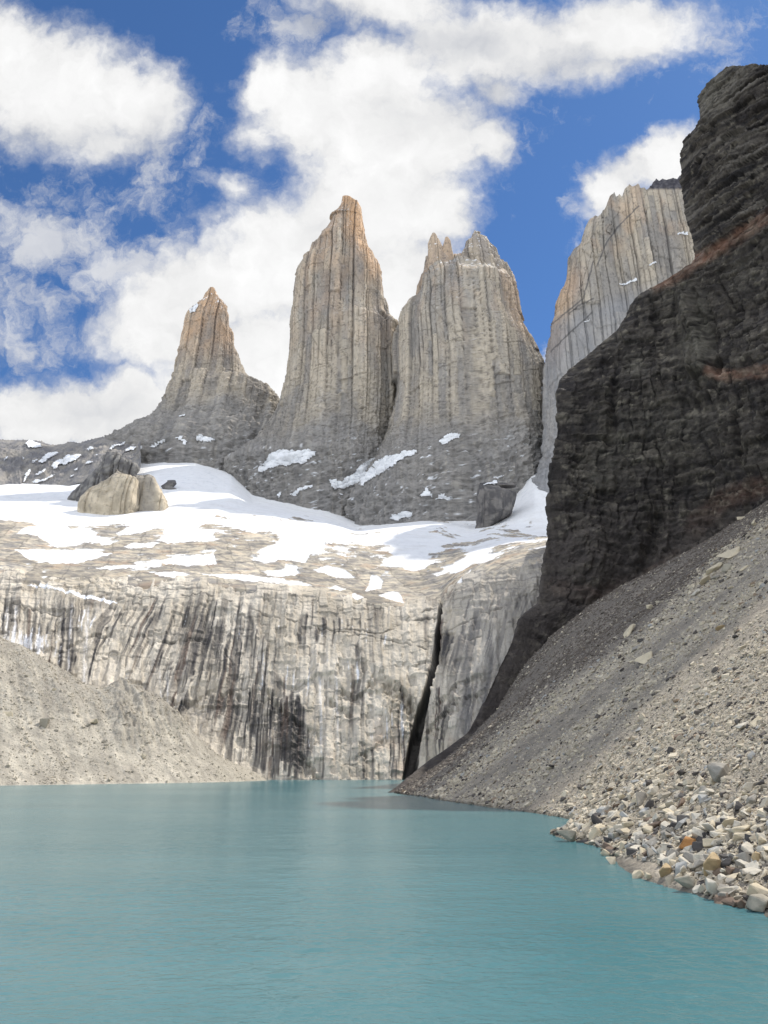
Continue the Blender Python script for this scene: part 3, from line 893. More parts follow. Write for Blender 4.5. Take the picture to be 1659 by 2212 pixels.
    b0 = fbm(s / 30, 0, z / 45, 4, seed=81)
    base = mixc((0.49, 0.435, 0.35), (0.65, 0.59, 0.495), sstep(b0, -0.3, 0.3))
    base = mixc(base, (0.40, 0.365, 0.315), sstep(fbm(s / 8, 0, z / 6, 4, seed=82), 0.05, 0.5) * 0.6)
    base = mixc(base, (0.56, 0.42, 0.31), sstep(fbm(s / 26, 0, z / 50, 3, seed=83), 0.1, 0.4) * sstep(v, 1500, 1640) * 0.6)
    f1 = fbm(lean / 7.0, 0, z / 170, 3, 0.6, seed=84)
    f2 = fbm(lean / 2.4, 0, z / 100, 3, 0.6, seed=86)
    f3 = fbm(lean / 16, 0, z / 140, 2, seed=88)
    zone = blobs(u, v, [(150,1330,130,55,.35), (60,1310,110,60,.3), (440,1360,55,80,.55), (400,1450,60,80,.45), (500,1400,40,60,.45), (480,1530,40,90,.55), (555,1540,30,110,.65), (620,1570,42,70,.95), (640,1620,40,60,.7),
                        (380,1530,26,40,.5), (690,1370,60,40,.25), (780,1350,80,40,.22), (250,1350,60,60,.2), (560,1400,40,60,.3), (150,1420,50,40,.3), (1060,1450,130,130,.28), (1000,1560,70,90,.35), (935,1370,30,80,.35), (1100,1290,90,50,.2), (870,1640,30,60,.3), (320,1420,50,50,.25)])
    clear = blobs(u, v, [(430,1480,40,26,.5), (330,1480,60,30,.4), (700,1440,60,50,.3), (830,1400,80,60,.35), (300,1530,60,60,.3), (760,1560,90,60,.3), (820,1480,40,30,.3)])
    fade = sstep(v, 1262, 1325)
    dz = np.clip(zone * 1.25 - clear * 0.7, 0, 1)
    lw = lean + 0.5 * fbm(s / 4, 0, z / 9, 3, 0.6, seed=85)
    dark = np.zeros(u.shape)
    for wa, hb, sd, base_p, gain in ((8.0, 80, 400, -0.02, 0.80), (4.2, 66, 410, 0.07, 0.80), (2.0, 50, 420, 0.13, 0.65), (2.8, 95, 430, 0.06, 0.65)):
        val, mid, down = runs(lw + 1.5 * fbm(s / 30, 0, z / 60, 2, seed=sd), z, wa, hb, sd)
        p = np.clip(base_p + gain * dz + 0.30 * f3, 0, 0.95)
        m_ = sstep(p - val, -0.02, 0.05) * sstep(mid, 0.05, 0.45) * sstep(down, 0.0, 0.05) * sstep(down + 0.25 * f2, 1.0, 0.55)
        dark = np.maximum(dark, m_ * (0.75 + 0.25 * val / np.maximum(p, 0.05)))
    dark = np.clip(dark * (0.95 + 1.1 * f2), 0, 1) * (0.45 + 0.55 * sstep(fbm(s / 20, 0, z / 45, 3, seed=87) + 0.5 * dz, -0.2, 0.25))
    hollow = blobs(u, v, [(625,1585,34,60,1.0), (640,1640,26,36,.7), (520,1560,18,60,.5), (875,1505,20,40,.6), (740,1530,14,14,.7), (765,1492,22,12,.6), (440,1400,24,50,.35), (490,1590,14,50,.5)])  # shade under overhangs and dark stains, both painted as black patches
    dark = np.maximum(dark, sstep(hollow + 0.55 * f1 + 0.35 * f2, 0.42, 0.68) * 0.9)
    col = mixc(base, (0.30, 0.28, 0.26), sstep(f2 + 0.4 * f3, 0.02, 0.30) * (0.30 + 0.5 * np.clip(zone, 0, 1)) * fade)
    col = mixc(col, (0.055, 0.052, 0.054), dark * (0.2 + 0.78 * fade))
    brn = sstep(fbm(lean / 5, 0, z / 120, 2, seed=90), 0.15, 0.4) * dark * 0.5
    col = mixc(col, (0.22, 0.15, 0.11), brn)
    wz = blobs(u, v, [(40,1385,70,30,.75), (100,1400,60,50,.5), (185,1350,30,90,.3), (700,1560,60,110,.35), (790,1420,120,90,.30), (860,1560,40,70,.5), (560,1460,60,60,.2), (640,1420,40,60,.2), (830,1560,40,60,.2), (20,1330,60,50,.3)])
    wst = sstep(fbm(lean / 2.6, 0, z / 45, 3, 0.6, seed=92) + 0.2 * fbm(s / 3, 0, z / 3, 3, seed=93), 0.46 - wz * 0.62, 0.64 - wz * 0.62)
    col = mixc(col, (0.78, 0.79, 0.82), wst * 0.8 * sstep(v, 1290, 1340))
    for uu0, w0 in ((185, 4), (272, 2.5), (150, 2.5), (360, 2.5), (30, 3), (12, 3), (345, 1.8), (690, 3.0), (725, 2.5)):
        top = 1300 if uu0 < 200 else 1440
        cur = u + 0.06 * (v - 1400) * (1 if uu0 < 200 else -0.4) + 2.0 * fbm(u / 15, v / 15, 3, 2)
        col = mixc(col, (0.80, 0.80, 0.82), sstep(np.abs(cur - uu0 + 3 * fbm(u / 6, v / 25, 8, 3)), 1.6 * w0, 0.1 * w0) * sstep(v, top, top + 30) * sstep(v, 1640, 1560) * 0.5 * sstep(fbm(u / 3, v / 30, 0, 2) , -0.35, 0.1))
    col = col * (0.86 + 0.28 * w2)[..., None]
    col = mixc(col, (0.12, 0.11, 0.10), np.maximum(ck * 0.7, jt * 0.55))
    col = mixc(col, (0.17, 0.155, 0.14), sstep(fbm(s / 2.2, 0, z / 2.0, 4, 0.65, seed=319), 0.18, 0.5) * 0.6)
    # slabs near the rim: horizontal joints
    jn = sstep(perlin(s / 26, 0, (z + 7 * fbm(s / 35, 0, z / 35, 2, seed=94)) / 2.6, 95), 0.16, 0.42) * sstep(v, 1340, 1262)
    col = mixc(col, (0.15, 0.14, 0.13), jn * 0.65)
    col = mixc(col, (0.30, 0.285, 0.27), 0.45 * sstep(u, 960, 1010))  # shade right of the cleft, mixed into the rock colour
    col = mixc(col, (0.05, 0.048, 0.05), sstep(dc / width, 1.5, 0.7) * 0.85)
    wl = sstep(z, 1.6, 0.2)
    col = mixc(col, (0.36, 0.33, 0.28), wl * 0.6)
    sn = np.zeros(u.shape)
    uw, vw = wobbly(u, v, 4, 14, seed=14)
    for poly in ([(55,1258),(100,1264),(112,1270),(150,1276),(190,1286),(256,1300),(240,1304),(200,1296),(150,1283),(105,1273)],):
        sn = np.maximum(sn, inpoly(uw, vw, poly))
    col = mixc(col, (0.84, 0.85, 0.87), sn)
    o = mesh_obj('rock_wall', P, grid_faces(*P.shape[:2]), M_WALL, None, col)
    tag(o, 'tall cream rock wall with black water stains rising from the far lake shore', None, None, 'structure')
rock_wall()


def snowfield():
    r0 = RIM - 4
    P = TP[r0:].copy()
    N = grid_normals(P); N *= np.sign(N[..., 2:3])
    u, v = chart(P)
    x, y, z = P[..., 0], P[..., 1], P[..., 2]
    # snow or rock?
    cover = np.interp(v, [940, 1095, 1120, 1150, 1180, 1215, 1245, 1290, 1330], [3, 2.0, 1.3, 0.75, 0.42, 0.20, -0.12, -0.6, -0.9])
    cover = cover - 0.55 * sstep(u, 260, 80) * sstep(v, 1120, 1150) - 0.9 * sstep(u, 80, 0) * sstep(np.abs(v - 1155), 40, 15)
    cover = cover + 0.55 * sstep(u, 560, 760) * sstep(u, 960, 900) * sstep(v, 1260, 1200) + 0.5 * sstep(u, 820, 950) * sstep(v, 1215, 1170)
    cover = cover - 0.9 * sstep(v - np.interp(u, [940, 1000, 1100, 1200, 1320], [1300, 1248, 1205, 1180, 1160]), -6, 12) * sstep(u, 930, 980)
    cover += blobs(u, v, [(160,1120,70,26,1.2), (300,1110,80,20,1.2)])
    cover -= blobs(u, v, [(520,1197,42,22,1.1), (607,1214,26,15,1.0), (580,1163,42,9,.8), (707,1190,16,12,.8), (660,1225,80,12,.35), (700,1262,70,12,.6), (400,1238,60,8,.5), (820,1236,50,10,.3), (60,1185,90,14,.25), (250,1190,120,14,.35), (440,1178,70,7,.4), (830,1200,25,6,.5), (770,1285,40,9,.5)])
    warp = 14 * fbm(x / 60, y / 60, 0, 3, seed=100)
    q = fbm((x + 0.2 * y + warp) / 52, (y - 0.25 * x + warp) / 48, 0, 5, 0.55, seed=101)
    q2 = fbm((x + 0.2 * y) / 13, (y - 0.2 * x) / 15, 0, 4, 0.6, seed=103)
    field = cover + 1.9 * q + 0.6 * q2
    strips = sstep(fbm((x + 0.15 * y) / 30, (y - 0.3 * x) / 11, 0, 4, 0.6, seed=115, ridged=True), 0.12, 0.42)
    field = field + 0.55 * blobs(u, v, [(760,1175,170,45,1.0), (560,1150,120,25,.8), (1040,1175,90,22,.6)]) - 1.25 * strips * sstep(fbm(x / 70, y / 90, 0, 2, seed=116), -0.25, 0.15) * sstep(v, 1080, 1130)
    uw, vw = wobbly(u, v, 4, 16, seed=15)
    for poly in ([(30,1190),(120,1188),(245,1197),(200,1210),(160,1219),(110,1218),(64,1211)], [(190,1231),(230,1226),(300,1222),(345,1214),(380,1204),(460,1198),(470,1222),(400,1226),(350,1222),(240,1234)],
                 [(333,1241),(360,1236),(411,1242),(395,1247),(345,1246)], [(430,1240),(532,1245),(600,1252),(652,1259),(676,1266),(640,1266),(592,1261),(502,1254)], [(703,1272),(725,1268),(752,1274),(735,1279)],
                 [(748,1287),(765,1284),(786,1291),(772,1297)], [(802,1246),(818,1246),(828,1256),(823,1273),(787,1281),(796,1268)], [(817,1288),(845,1280),(862,1282),(873,1303),(860,1300),(840,1296)], [(676,1234),(706,1226),(740,1232),(770,1250),(730,1252)],
                 [(36,1155),(60,1140),(140,1135),(184,1172),(150,1178),(110,1178),(80,1160)], [(265,1183),(290,1174),(345,1172),(330,1184),(280,1186)],
                 [(1018,1281),(1025,1276),(1060,1272),(1092,1262),(1100,1264),(1060,1280),(1030,1285)], [(975,1280),(985,1262),(1005,1240),(1018,1232),(1012,1246),(992,1270),(982,1290)]):
        field = np.where(inpoly(uw, vw, poly), np.maximum(field, 0.6), field)
    field = np.where(y > 1270, 1.0, field)
    sm = sstep(field, -0.03, 0.10)
    rk = 1 - sm
    d = sm * (1.2 * fbm(x / 40, y / 40, 0, 3, seed=104) + 1.0 * np.clip(field, 0, 1)) + 2.2 * fbm(x / 90, y / 90, 0, 3, seed=105)
    d += rk * (2.0 * fbm(x / 22, y / 16, z / 16, 5, 0.55, seed=106, ridged=True) + 0.7 * fbm(x / 4, y / 3, z / 3, 3, seed=107))
    edge = np.clip((np.arange(P.shape[0]) - 4) / 26, 0, 1)[:, None]
    P += N * (d * edge)[..., None]
    P[:4, :, 2] -= np.array([3.0, 2.2, 1.4, 0.7])[:, None]
    n = fbm(x / 14, y / 7, z / 7, 5, 0.6, seed=108)
    w = fbm(x / 30, y / 20, 0, 3, seed=109)
    rock = mixc((0.27, 0.25, 0.225), (0.56, 0.49, 0.38), sstep(n, -0.25, 0.3))
    rock = mixc(rock, (0.50, 0.36, 0.25), sstep(w, 0.1, 0.4) * 0.5)
    rock = mixc(rock, (0.24, 0.23, 0.22), sstep(-w, 0.1, 0.35) * 0.7)
    rock = mixc(rock, (0.13, 0.125, 0.12), sstep(fbm((x + 0.3 * y) / 26, y / 7, 0, 4, seed=110), 0.15, 0.4) * 0.6)
    sv, se, sf = bricks(x + 0.35 * y + 6 * fbm(x / 20, y / 20, 0, 3, seed=118), y - 0.2 * x + 6 * fbm(x / 18, y / 18, 4, 3, seed=119), 30, 42, 340)
    rock = rock * (0.78 + 0.44 * sv)[..., None]
    rock = mixc(rock, (0.10, 0.095, 0.09), sstep(np.minimum(se, sf), 1.1, 0.2) * 0.45)
    dirt = sstep(fbm((x - 0.5 * y) / 50, y / 22, 0, 5, 0.6, seed=111), -0.05, 0.45) * 0.30 * sstep(v, 1030, 1130)
    snow = mixc((0.80, 0.803, 0.805), (0.56, 0.52, 0.46), dirt + 0 * u)
    # crevassed ice low on the far snow
    ice = sstep(fbm((x + y) / 18, (y - x * 0.3) / 8, 0, 4, 0.6, seed=112), 0.1, 0.4) * blobs(u, v, [(430,1035,90,22,.45), (600,1090,60,14,.25), (950,1140,90,14,.4), (1128,1060,18,40,.6), (80,1075,90,12,.5)])
    snow = mixc(snow, (0.48, 0.53, 0.57), np.clip(ice, 0, 0.6))
    col = mixc(rock, snow, sm)
    col = col * (1 - 0.10 * sm * sstep(fbm(x / 9, y / 14, 0, 4, 0.6, seed=117), 0.05, 0.5))[..., None]
    o = mesh_obj('snow_terrain', P, grid_faces(*P.shape[:2]), M_BENCH, None, col)
    tag(o, 'rock slabs and snowfield between the rock wall and the towers', None, None, 'structure')
snowfield()

# --- lit outcrop in the snow, and the dark block below the twin-topped tower
out_l = c1650([(936,372),(925,395),(880,440),(820,480),(740,540),(690,600),(672,660),(668,760),(672,880),(640,940),(600,1010)])
out_r = c1650([(944,372),(960,400),(1010,415),(1080,425),(1110,440),(1112,560),(1120,640),(1100,690),(1060,760),(1020,820),(960,880),(930,1010)])
def out_paint(u, v, P, N, col):
    n = fbm(P[..., 0] / 12, P[..., 1] / 12, P[..., 2] / 14, 4, seed=131)
    c = mixc((0.42, 0.36, 0.27), (0.58, 0.50, 0.38), sstep(n, -0.25, 0.25))
    g = fbm(P[..., 0] / 4, P[..., 1] / 4, P[..., 2] / 9, 4, 0.65, seed=132)
    c = mixc(c, (0.24, 0.22, 0.19), sstep(g, 0.08, 0.4) * 0.7)
    c = mixc(c, (0.17, 0.16, 0.155), sstep(v + 0.55 * (u - 250), 1035, 1015) * 0.8)  # shaded upper-left slope, painted dark into the rock colour
    return c
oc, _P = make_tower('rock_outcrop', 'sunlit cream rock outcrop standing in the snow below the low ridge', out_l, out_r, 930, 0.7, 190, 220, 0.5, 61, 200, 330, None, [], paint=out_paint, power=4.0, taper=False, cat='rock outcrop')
b_l = c1650([(1100,428),(1098,440),(1104,520),(1112,590),(1110,640),(1090,760)])
b_r = c1650([(1112,424),(1200,424),(1245,434),(1280,490),(1310,560),(1345,625),(1352,650),(1370,760)])
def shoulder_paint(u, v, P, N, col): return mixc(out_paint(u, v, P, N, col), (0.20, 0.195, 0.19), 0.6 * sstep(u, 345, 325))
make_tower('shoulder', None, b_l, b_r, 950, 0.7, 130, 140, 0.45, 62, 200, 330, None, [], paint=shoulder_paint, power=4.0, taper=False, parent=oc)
s_l = c1650([(860,255),(850,300),(830,340),(740,430),(660,500),(640,520),(585,590),(600,640),(560,720),(560,820)])
s_r = c1650([(930,250),(990,280),(1060,300),(1115,325),(1118,350),(1090,400),(1000,430),(960,520),(930,640),(900,820)])
def spur_paint(u, v, P, N, col):
    n = fbm(P[..., 0] / 10, P[..., 1] / 10, P[..., 2] / 10, 4, seed=133)
    return mixc((0.13, 0.125, 0.125), (0.24, 0.23, 0.215), sstep(n, -0.25, 0.3))
make_tower('rock_outcrop', 'dark shattered rock spur directly behind the cream outcrop', s_l, s_r, 1010, 0.6, 150, 150, 0.9, 63, 250, 400, None, [], paint=spur_paint, power=1.6, taper=False, cat='rock outcrop')
k_l = c1700([(775,405),(765,420),(752,470),(748,540),(755,600),(745,700),(728,780),(724,830)])
k_r = c1700([(920,405),(1060,382),(1064,400),(1060,440),(1045,520),(1025,600),(960,660),(880,720),(800,780),(760,830)])
def block_paint(u, v, P, N, col):
    n = fbm(P[..., 0] / 10, P[..., 1] / 10, P[..., 2] / 16, 4, seed=135)
    return mixc((0.10, 0.095, 0.095), (0.21, 0.195, 0.18), sstep(n, -0.2, 0.35))
make_tower('rock_outcrop', 'dark square-cut rock block at the foot of the twin-topped tower', k_l, k_r, 1080, 0.9, 150, 130, 0.3, 64, 250, 400, None,
           [c1700([(775,412),(820,400),(880,385),(925,352),(940,360),(920,390),(935,412),(860,408)])], paint=block_paint, power=3.0, taper=False, cat='rock outcrop')
k_l = c1700([(1440,-500),(1438,200),(1310,300)]); 
d_l = c1650([(1350,470),(1300,505),(1330,545),(1330,570)]); d_r = c1650([(1420,462),(1430,480),(1400,510),(1445,530),(1400,570)])
make_tower('rock_outcrop', 'small low dark rock poking through the snow right of the cream outcrop', d_l, d_r, 1085, 0.8, 40, 50, 0.2, 65, 250, 400, None, [], paint=spur_paint, power=2.0, taper=False, cat='rock outcrop')

# ------------------------------------------------------------------ left moraine
def moraine():
    pts = []
    shore = [(-260,1702,290),(-120,1700,300),(0,1697,316),(120,1695,330),(260,1692,350),(400,1690,372),(500,1688,400),(565,1686,432)]
    sh = at([p[0] for p in shore], [p[1] for p in shore], [p[2] for p in shore]); 
    for p in sh: pts.append((p[0], p[1], 0)); pts.append((p[0] + 8, p[1] - 14, -7))
    crest = [(-260,1290,445),(-120,1330,440),(0,1386,432),(50,1406,430),(125,1448,430),(165,1471,430),(215,1494,430),(240,1484,434),(300,1500,440),(350,1530,440),(400,1571,440),(435,1611,442),(480,1641,446),(530,1660,448),(570,1683,452)]
    cr = at([p[0] for p in crest], [p[1] for p in crest], [p[2] for p in crest])
    for p in cr: pts.append(tuple(p))
    for p in cr[::2]: pts.append((p[0] * 1.03, p[1] * 1.03 + 8, p[2] - 8))
    mid = [(60,1600,352),(150,1590,370),(300,1620,385),(-120,1540,365),(400,1650,405)]
    f = tps(pts, 4.0)
    g = np.linspace(-0.72, -0.135, 520)
    Y = np.linspace(285, 475, 380)[:, None]
    x, y = g[None] * Y, Y + 0 * g[None]
    z = f(x, y)
    up = sstep(z, -1, 4)
    gully = fbm((x * 0.75 + y * 0.65) / 9, (y * 0.75 - x * 0.65) / 60, 0, 4, seed=140)
    z = z + up * (3.2 * gully * sstep(z, 8, 40) + 1.8 * fbm(x / 22, y / 22, 0, 5, 0.6, seed=141) + 1.5 * fbm(x / 6, y / 6, 0, 4, 0.6, seed=146, ridged=True) * sstep(z, 14, 40) + 0.5 * fbm(x / 3, y / 3, 0, 3, seed=142))
    P = np.stack([x, y, z], -1)
    u, v = chart(P)
    # eroded gully rib behind
    rib = sstep(u, 225, 262) * sstep(v, 1650, 1560)
    P[..., 2] += rib * 5.0 * fbm((x + 0.5 * y) / 9, y / 22, 0, 4, 0.6, seed=143, ridged=True)
    n = fbm(x / 14, y / 14, z / 14, 5, 0.6, seed=144)
    st = fbm((x * 0.75 + y * 0.65) / 4.0, (y * 0.75 - x * 0.65) / 45, 0, 3, seed=145)
    col = mixc((0.36, 0.33, 0.28), (0.50, 0.46, 0.385), sstep(n + 0.5 * st, -0.3, 0.35))
    col = mixc(col, (0.20, 0.19, 0.175), blobs(u, v, [(90,1510,60,30,.7), (110,1480,40,14,.5), (40,1460,30,20,.4), (260,1540,14,40,.4)]) * sstep(n, -0.3, 0.3))
    col = col * (1 + 0.22 * st)[..., None]
    crestd = np.interp(u, [0, 125, 215, 300, 400, 480, 570], [1386, 1448, 1494, 1500, 1571, 1641, 1683])
    col = mixc(col, (0.22, 0.205, 0.18), sstep(v - crestd, 50, 8) * sstep(n, -0.25, 0.2) * 0.4)
    col = mixc(col, (0.40, 0.365, 0.30), sstep(u, 420, 540) * 0.6)
    o = mesh_obj('moraine_hill', P, grid_faces(*P.shape[:2]), M_MORAINE, None, col)
    tag(o, 'grey gravel moraine sloping to the far shore of the lake', None, None, 'structure')
    return f, P
mor_f, MORP = moraine()

# ------------------------------------------------------------------ scree slope at the right
SHORE = [(4.6,217),(10,196),(16.4,161),(24.4,128),(26.7,107),(23.0,97),(19.0,88),(19.6,80),(20.3,74),(17.3,55),(18.0,48),(19.6,41),(21.5,33),(23.0,24),(24.5,10),(26.0,-12)]
BASE = at([1002,1059,1172,1223,1359,1444,1512,1557,1659], [1609,1564,1467,1428,1348,1269,1224,1161,1085], [262,285,322,335,342,338,330,322,300])
def scree_fn():
    pts = []
    for i, (x, y) in enumerate(SHORE):
        pts.append((x, y, 0.0))
        pts.append((x - 9, y + (3 if y > 150 else 0), -4.5))
    for p in BASE: pts.append(tuple(p))
    for y, xs in ((250, (60, 100, 140, 180)), (190, (50, 90, 140, 190)), (130, (45, 80, 130, 180)), (80, (40, 70, 120)), (45, (38, 70, 110)), (0, (45, 80, 120)), (-15, (60, 110))):
        x0 = np.interp(y, [-12, 10, 41, 74, 107, 128, 161, 217, 250], [26, 24.5, 19.6, 20.3, 26.7, 24.4, 16.4, 4.6, 0])
        for x in xs: pts.append((x, y, 0.735 * (x - x0) * (1 - 0.06 * (y > 200))))
    for u, v, Y in ((925,1672,230),(975,1632,246),(1034,1575,262),(1092,1510,286),(1138,1446,306),(1180,1385,325)):
        pts.append(tuple(at(u, v, Y)))
    pts += [(30, 318, 2), (60, 345, 25), (-10, 230, -6), (0, 260, -5), (215, 300, 150), (230, 220, 160)]
    return tps(pts, 6.0)
scree_f = scree_fn()


def scree_z(x, y):
    z = scree_f(x, y)
    up = sstep(z, -0.5, 3.0)
    g = fbm(y / 9, (x + z) / 60, 0, 4, seed=150)
    return z + up * (0.9 * g * sstep(z, 3, 25) + 0.8 * fbm(x / 14, y / 14, 0, 4, seed=151)) + 0.22 * fbm(x / 2.2, y / 2.2, 0, 3, seed=152)


def scree_tone(x, y, z):
    """0 dark shale grit .. 1 pale granite rubble; long runs lie down the fall line"""
    a = fbm(y / 11, (x + z) / 120, 0, 4, 0.6, seed=153)
    b = fbm(x / 25, y / 25, 0, 3, seed=154)
    return np.clip(0.60 + 1.5 * a + 0.6 * b, 0, 1)


def scree():
    # fan of columns, finer towards the water's near edge
    Y = np.r_[np.linspace(-14, 30, 60, endpoint=False), np.linspace(30, 130, 330, endpoint=False), np.linspace(130, 365, 330)][:, None]
    t = np.linspace(0, 1, 520)[None] ** 1.25
    x0 = np.interp(Y, [-14, 10, 41, 74, 107, 128, 161, 217, 300, 365], [20, 18, 12, 13, 19, 16, 8, -6, 20, 60])
    x1 = np.interp(Y, [-14, 60, 150, 300, 365], [110, 110, 150, 200, 210])
    x = x0 + (x1 - x0) * t
    y = Y + 0 * x
    z = scree_z(x, y)
    P = np.stack([x, y, z], -1)
    tn = scree_tone(x, y, z)
    n = fbm(x / 1.6, y / 1.6, z / 1.6, 4, 0.65, seed=155)
    col = mixc((0.25, 0.222, 0.185), (0.50, 0.44, 0.35), np.clip(tn * 0.85 + 0.45 * n, 0, 1))
    u, v = chart(P)
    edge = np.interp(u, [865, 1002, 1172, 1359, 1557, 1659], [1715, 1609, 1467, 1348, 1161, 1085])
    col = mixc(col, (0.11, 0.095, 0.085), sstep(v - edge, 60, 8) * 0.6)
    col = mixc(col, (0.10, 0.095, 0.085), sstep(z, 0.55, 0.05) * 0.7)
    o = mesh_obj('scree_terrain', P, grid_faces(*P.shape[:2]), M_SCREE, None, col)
    tag(o, 'grey scree slope falling to the near shore under the dark cliff', None, None, 'structure')
scree()

# ------------------------------------------------------------------ dark cliff
SIL = c2([(1700,262),(1620,266),(1570,267),(1540,280),(1500,290),(1450,305),(1395,322),(1380,340),(1335,365),(1333,395),(1340,430),(1342,500),(1310,550),(1280,590),(1260,640),(1266,720),(1260,760),(1275,830),(1280,900),(1300,970),(1318,1030),(1322,1090),(1300,1135),(1230,1170),(1150,1215),(1080,1270),(1060,1310),(1040,1360),(1000,1410),(940,1460),(880,1520),(830,1560),(790,1600),(778,1659)]) + \
    [(1106 + x * .5502, 110.6 + y * .5502) for x, y in [(203,1330),(205,1400),(200,1480),(190,1560),(170,1650),(172,1750),(175,1850),(168,1930),(155,2000),(150,2100)]] + \
    [(718.9 + x * .5666, 1161.3 + y * .5666) for x, y in [(840,100),(830,180),(825,240),(760,300),(730,390),(690,470),(650,560),(610,650),(560,740),(500,790),(430,840),(380,880),(310,940),(250,985)]]


def dark_cliff():
    # plan of the foot of the face, from the tip of the fan round to beyond the frame
    plan = np.array([(4.0, 216), (14, 240), (28, 264), (44, 288), (64, 314), (84, 334), (119, 346), (150, 334), (171, 306), (196, 262), (200, 190), (196, 110), (192, 30), (192, -60)], float)  # last points, out of frame, extend the cliff to shade the scree
    seg = np.r_[0, np.cumsum(np.hypot(*np.diff(plan, axis=0).T))]
    sq = np.linspace(0, seg[-1], 900)
    k = np.hanning(61); k /= k.sum()
    px = np.convolve(np.pad(np.interp(sq, seg, plan[:, 0]), 30, mode='edge'), k, 'valid'); py = np.convolve(np.pad(np.interp(sq, seg, plan[:, 1]), 30, mode='edge'), k, 'valid')
    tx, ty = np.gradient(px), np.gradient(py); L = np.hypot(tx, ty) + 1e-9
    nx, ny = -ty / L, tx / L                     # into the mountain
    silv = np.array(sorted([(p[1], p[0] + float(np.interp(p[1], [1330, 1480, 1720], [0, 6, 16]))) for p in SIL]))
    rows = 640
    zz = np.linspace(-3, 446, rows)
    setback = np.interp(zz, [-3, 60, 130, 215, 235, 300, 312, 446], [0, 6, 12, 24, 34, 44, 56, 70])
    nface, nback = 400, 60
    P = np.zeros((rows, nface + nback, 3))
    for i, z in enumerate(zz):
        fx, fy = px + nx * setback[i], py + ny * setback[i]
        q = np.stack([fx, fy, np.full_like(fx, z)], -1)
        u, v = chart(q)
        want = np.interp(v, silv[:, 0], silv[:, 1])
        g = u - want
        ok = np.where((g[:-1] < 0) & (g[1:] >= 0))[0]
        j = ok[0] if len(ok) else (0 if g[0] >= 0 else int(len(sq) * 0.85))
        s0 = sq[j]
        if len(ok) and g[j + 1] != g[j]: s0 = sq[j] + (sq[j + 1] - sq[j]) * (-g[j]) / (g[j + 1] - g[j])
        ss = np.minimum(s0 + np.r_[np.linspace(0, 1, nface - 50, endpoint=False) * (300 - s0), (300 - s0) + np.linspace(0, 1, 50) * (seg[-1] - 300)], seg[-1])
        X, Yv = np.interp(ss, sq, fx), np.interp(ss, sq, fy)
        # round the corner and run the back of the buttress away
        r = 10.0
        corner = np.exp(-(ss - s0) / r)
        nX, nY = np.interp(ss, sq, nx), np.interp(ss, sq, ny)
        X = X + nX * corner * 7; Yv = Yv + nY * corner * 7
        P[i, nback:, 0], P[i, nback:, 1], P[i, nback:, 2] = X, Yv, z - np.clip(446 - (5 + 1.262 * Yv), 0, 200) * float(sstep(z, 290, 446))
        tb = np.linspace(1, 0, nback, endpoint=False)
        bl = float(sstep(z, 262, 296))  # low rows get a hidden back wing, added to shade the wall
        P[i, :nback, 0] = X[0] + ((1 - bl) * (168 - X[0]) + bl * 150) * tb
        P[i, :nback, 1] = Yv[0] + ((1 - bl) * (630 - Yv[0]) + bl * 110) * tb
        P[i, :nback, 2] = z
    # soften row-to-row jitter
    for _ in range(1):
        P[1:-1, :, :2] = (P[:-2, :, :2] + 2 * P[1:-1, :, :2] + P[2:, :, :2]) / 4
    N = grid_normals(P); N *= np.where((N[..., 0:1] * 0.5 + N[..., 1:2]) > 0, -1, 1)
    Nh = N.copy(); Nh[..., 2] *= 0.2
    u, v = chart(P)
    x, y, z = P[..., 0], P[..., 1], P[..., 2]
    up = sstep(v, 660, 470)
    d = 7.0 * fbm(x / 48, y / 48, z / 75, 4, 0.55, seed=170) + 1.5 * fbm(x / 13, y / 13, z / 18, 4, 0.6, seed=172, ridged=True)
    d += 1.2 * fbm(x / 4, y / 4, z / 4, 4, 0.65, seed=174)
    al = x - 0.8 * y + 11 * fbm(x / 26, y / 26, z / 30, 4, 0.6, seed=175)
    bed = z + 0.10 * x + (5 + 5 * (1 - up)) * fbm(x / 45, y / 45, z / 60, 3, seed=176) + 1.2 * fbm(x / 6, y / 6, z / 6, 2, seed=179)
    q1, e1, g1 = bricks(al, bed, 26, 34, 300)
    q2, e2, g2 = bricks(al, bed, 9, 11, 302)
    q3, e3, g3 = bricks(al, bed, 4.2, 3.4, 304)
    q4, e4, g4 = bricks(bed, al, 3.2, 30, 306)          # long thin beds
    q5, e5, g5 = bricks(al, bed, 2.6, 14, 308)
    d += (1 - 0.6 * up) * (4.0 * (q1 - 0.5) + 2.0 * (q2 - 0.5)) + 1.5 * (q3 - 0.5) + 0.8 * (q5 - 0.5) * (1 - up)
    d += 1.4 * fbm(x / 9, y / 9, z / 5, 4, 0.66, seed=173, ridged=True) * (1 - 0.5 * up)
    d += (q4 - 0.5) * (0.7 + 3.4 * up)
    joint = np.maximum(sstep(np.minimum(e2, g2), 0.9, 0.1) * (1 - 0.6 * up), sstep(e4, 0.45, 0.1) * (0.25 + 0.75 * up))
    joint = joint * sstep(fbm(x / 18, y / 18, z / 18, 3, seed=330), -0.2, 0.25)
    tt = bed / 19.0 + 0.5 * fbm(x / 35, y / 35, z / 35, 3, seed=332)
    fr = tt - np.floor(tt)
    d += (2.2 + 2.6 * up) * (fr - 0.5) * sstep(fbm(x / 50, y / 50, z / 25, 2, seed=334), -0.35, 0.15)
    tt = bed / 6.3 + 0.4 * fbm(x / 14, y / 14, z / 14, 3, seed=336)
    fr2 = tt - np.floor(tt)
    d += 1.7 * (fr2 - 0.5)
    lip = np.maximum(sstep(fr, 0.10, 0.0), 0.7 * sstep(fr2, 0.16, 0.0))
    d -= 1.2 * joint
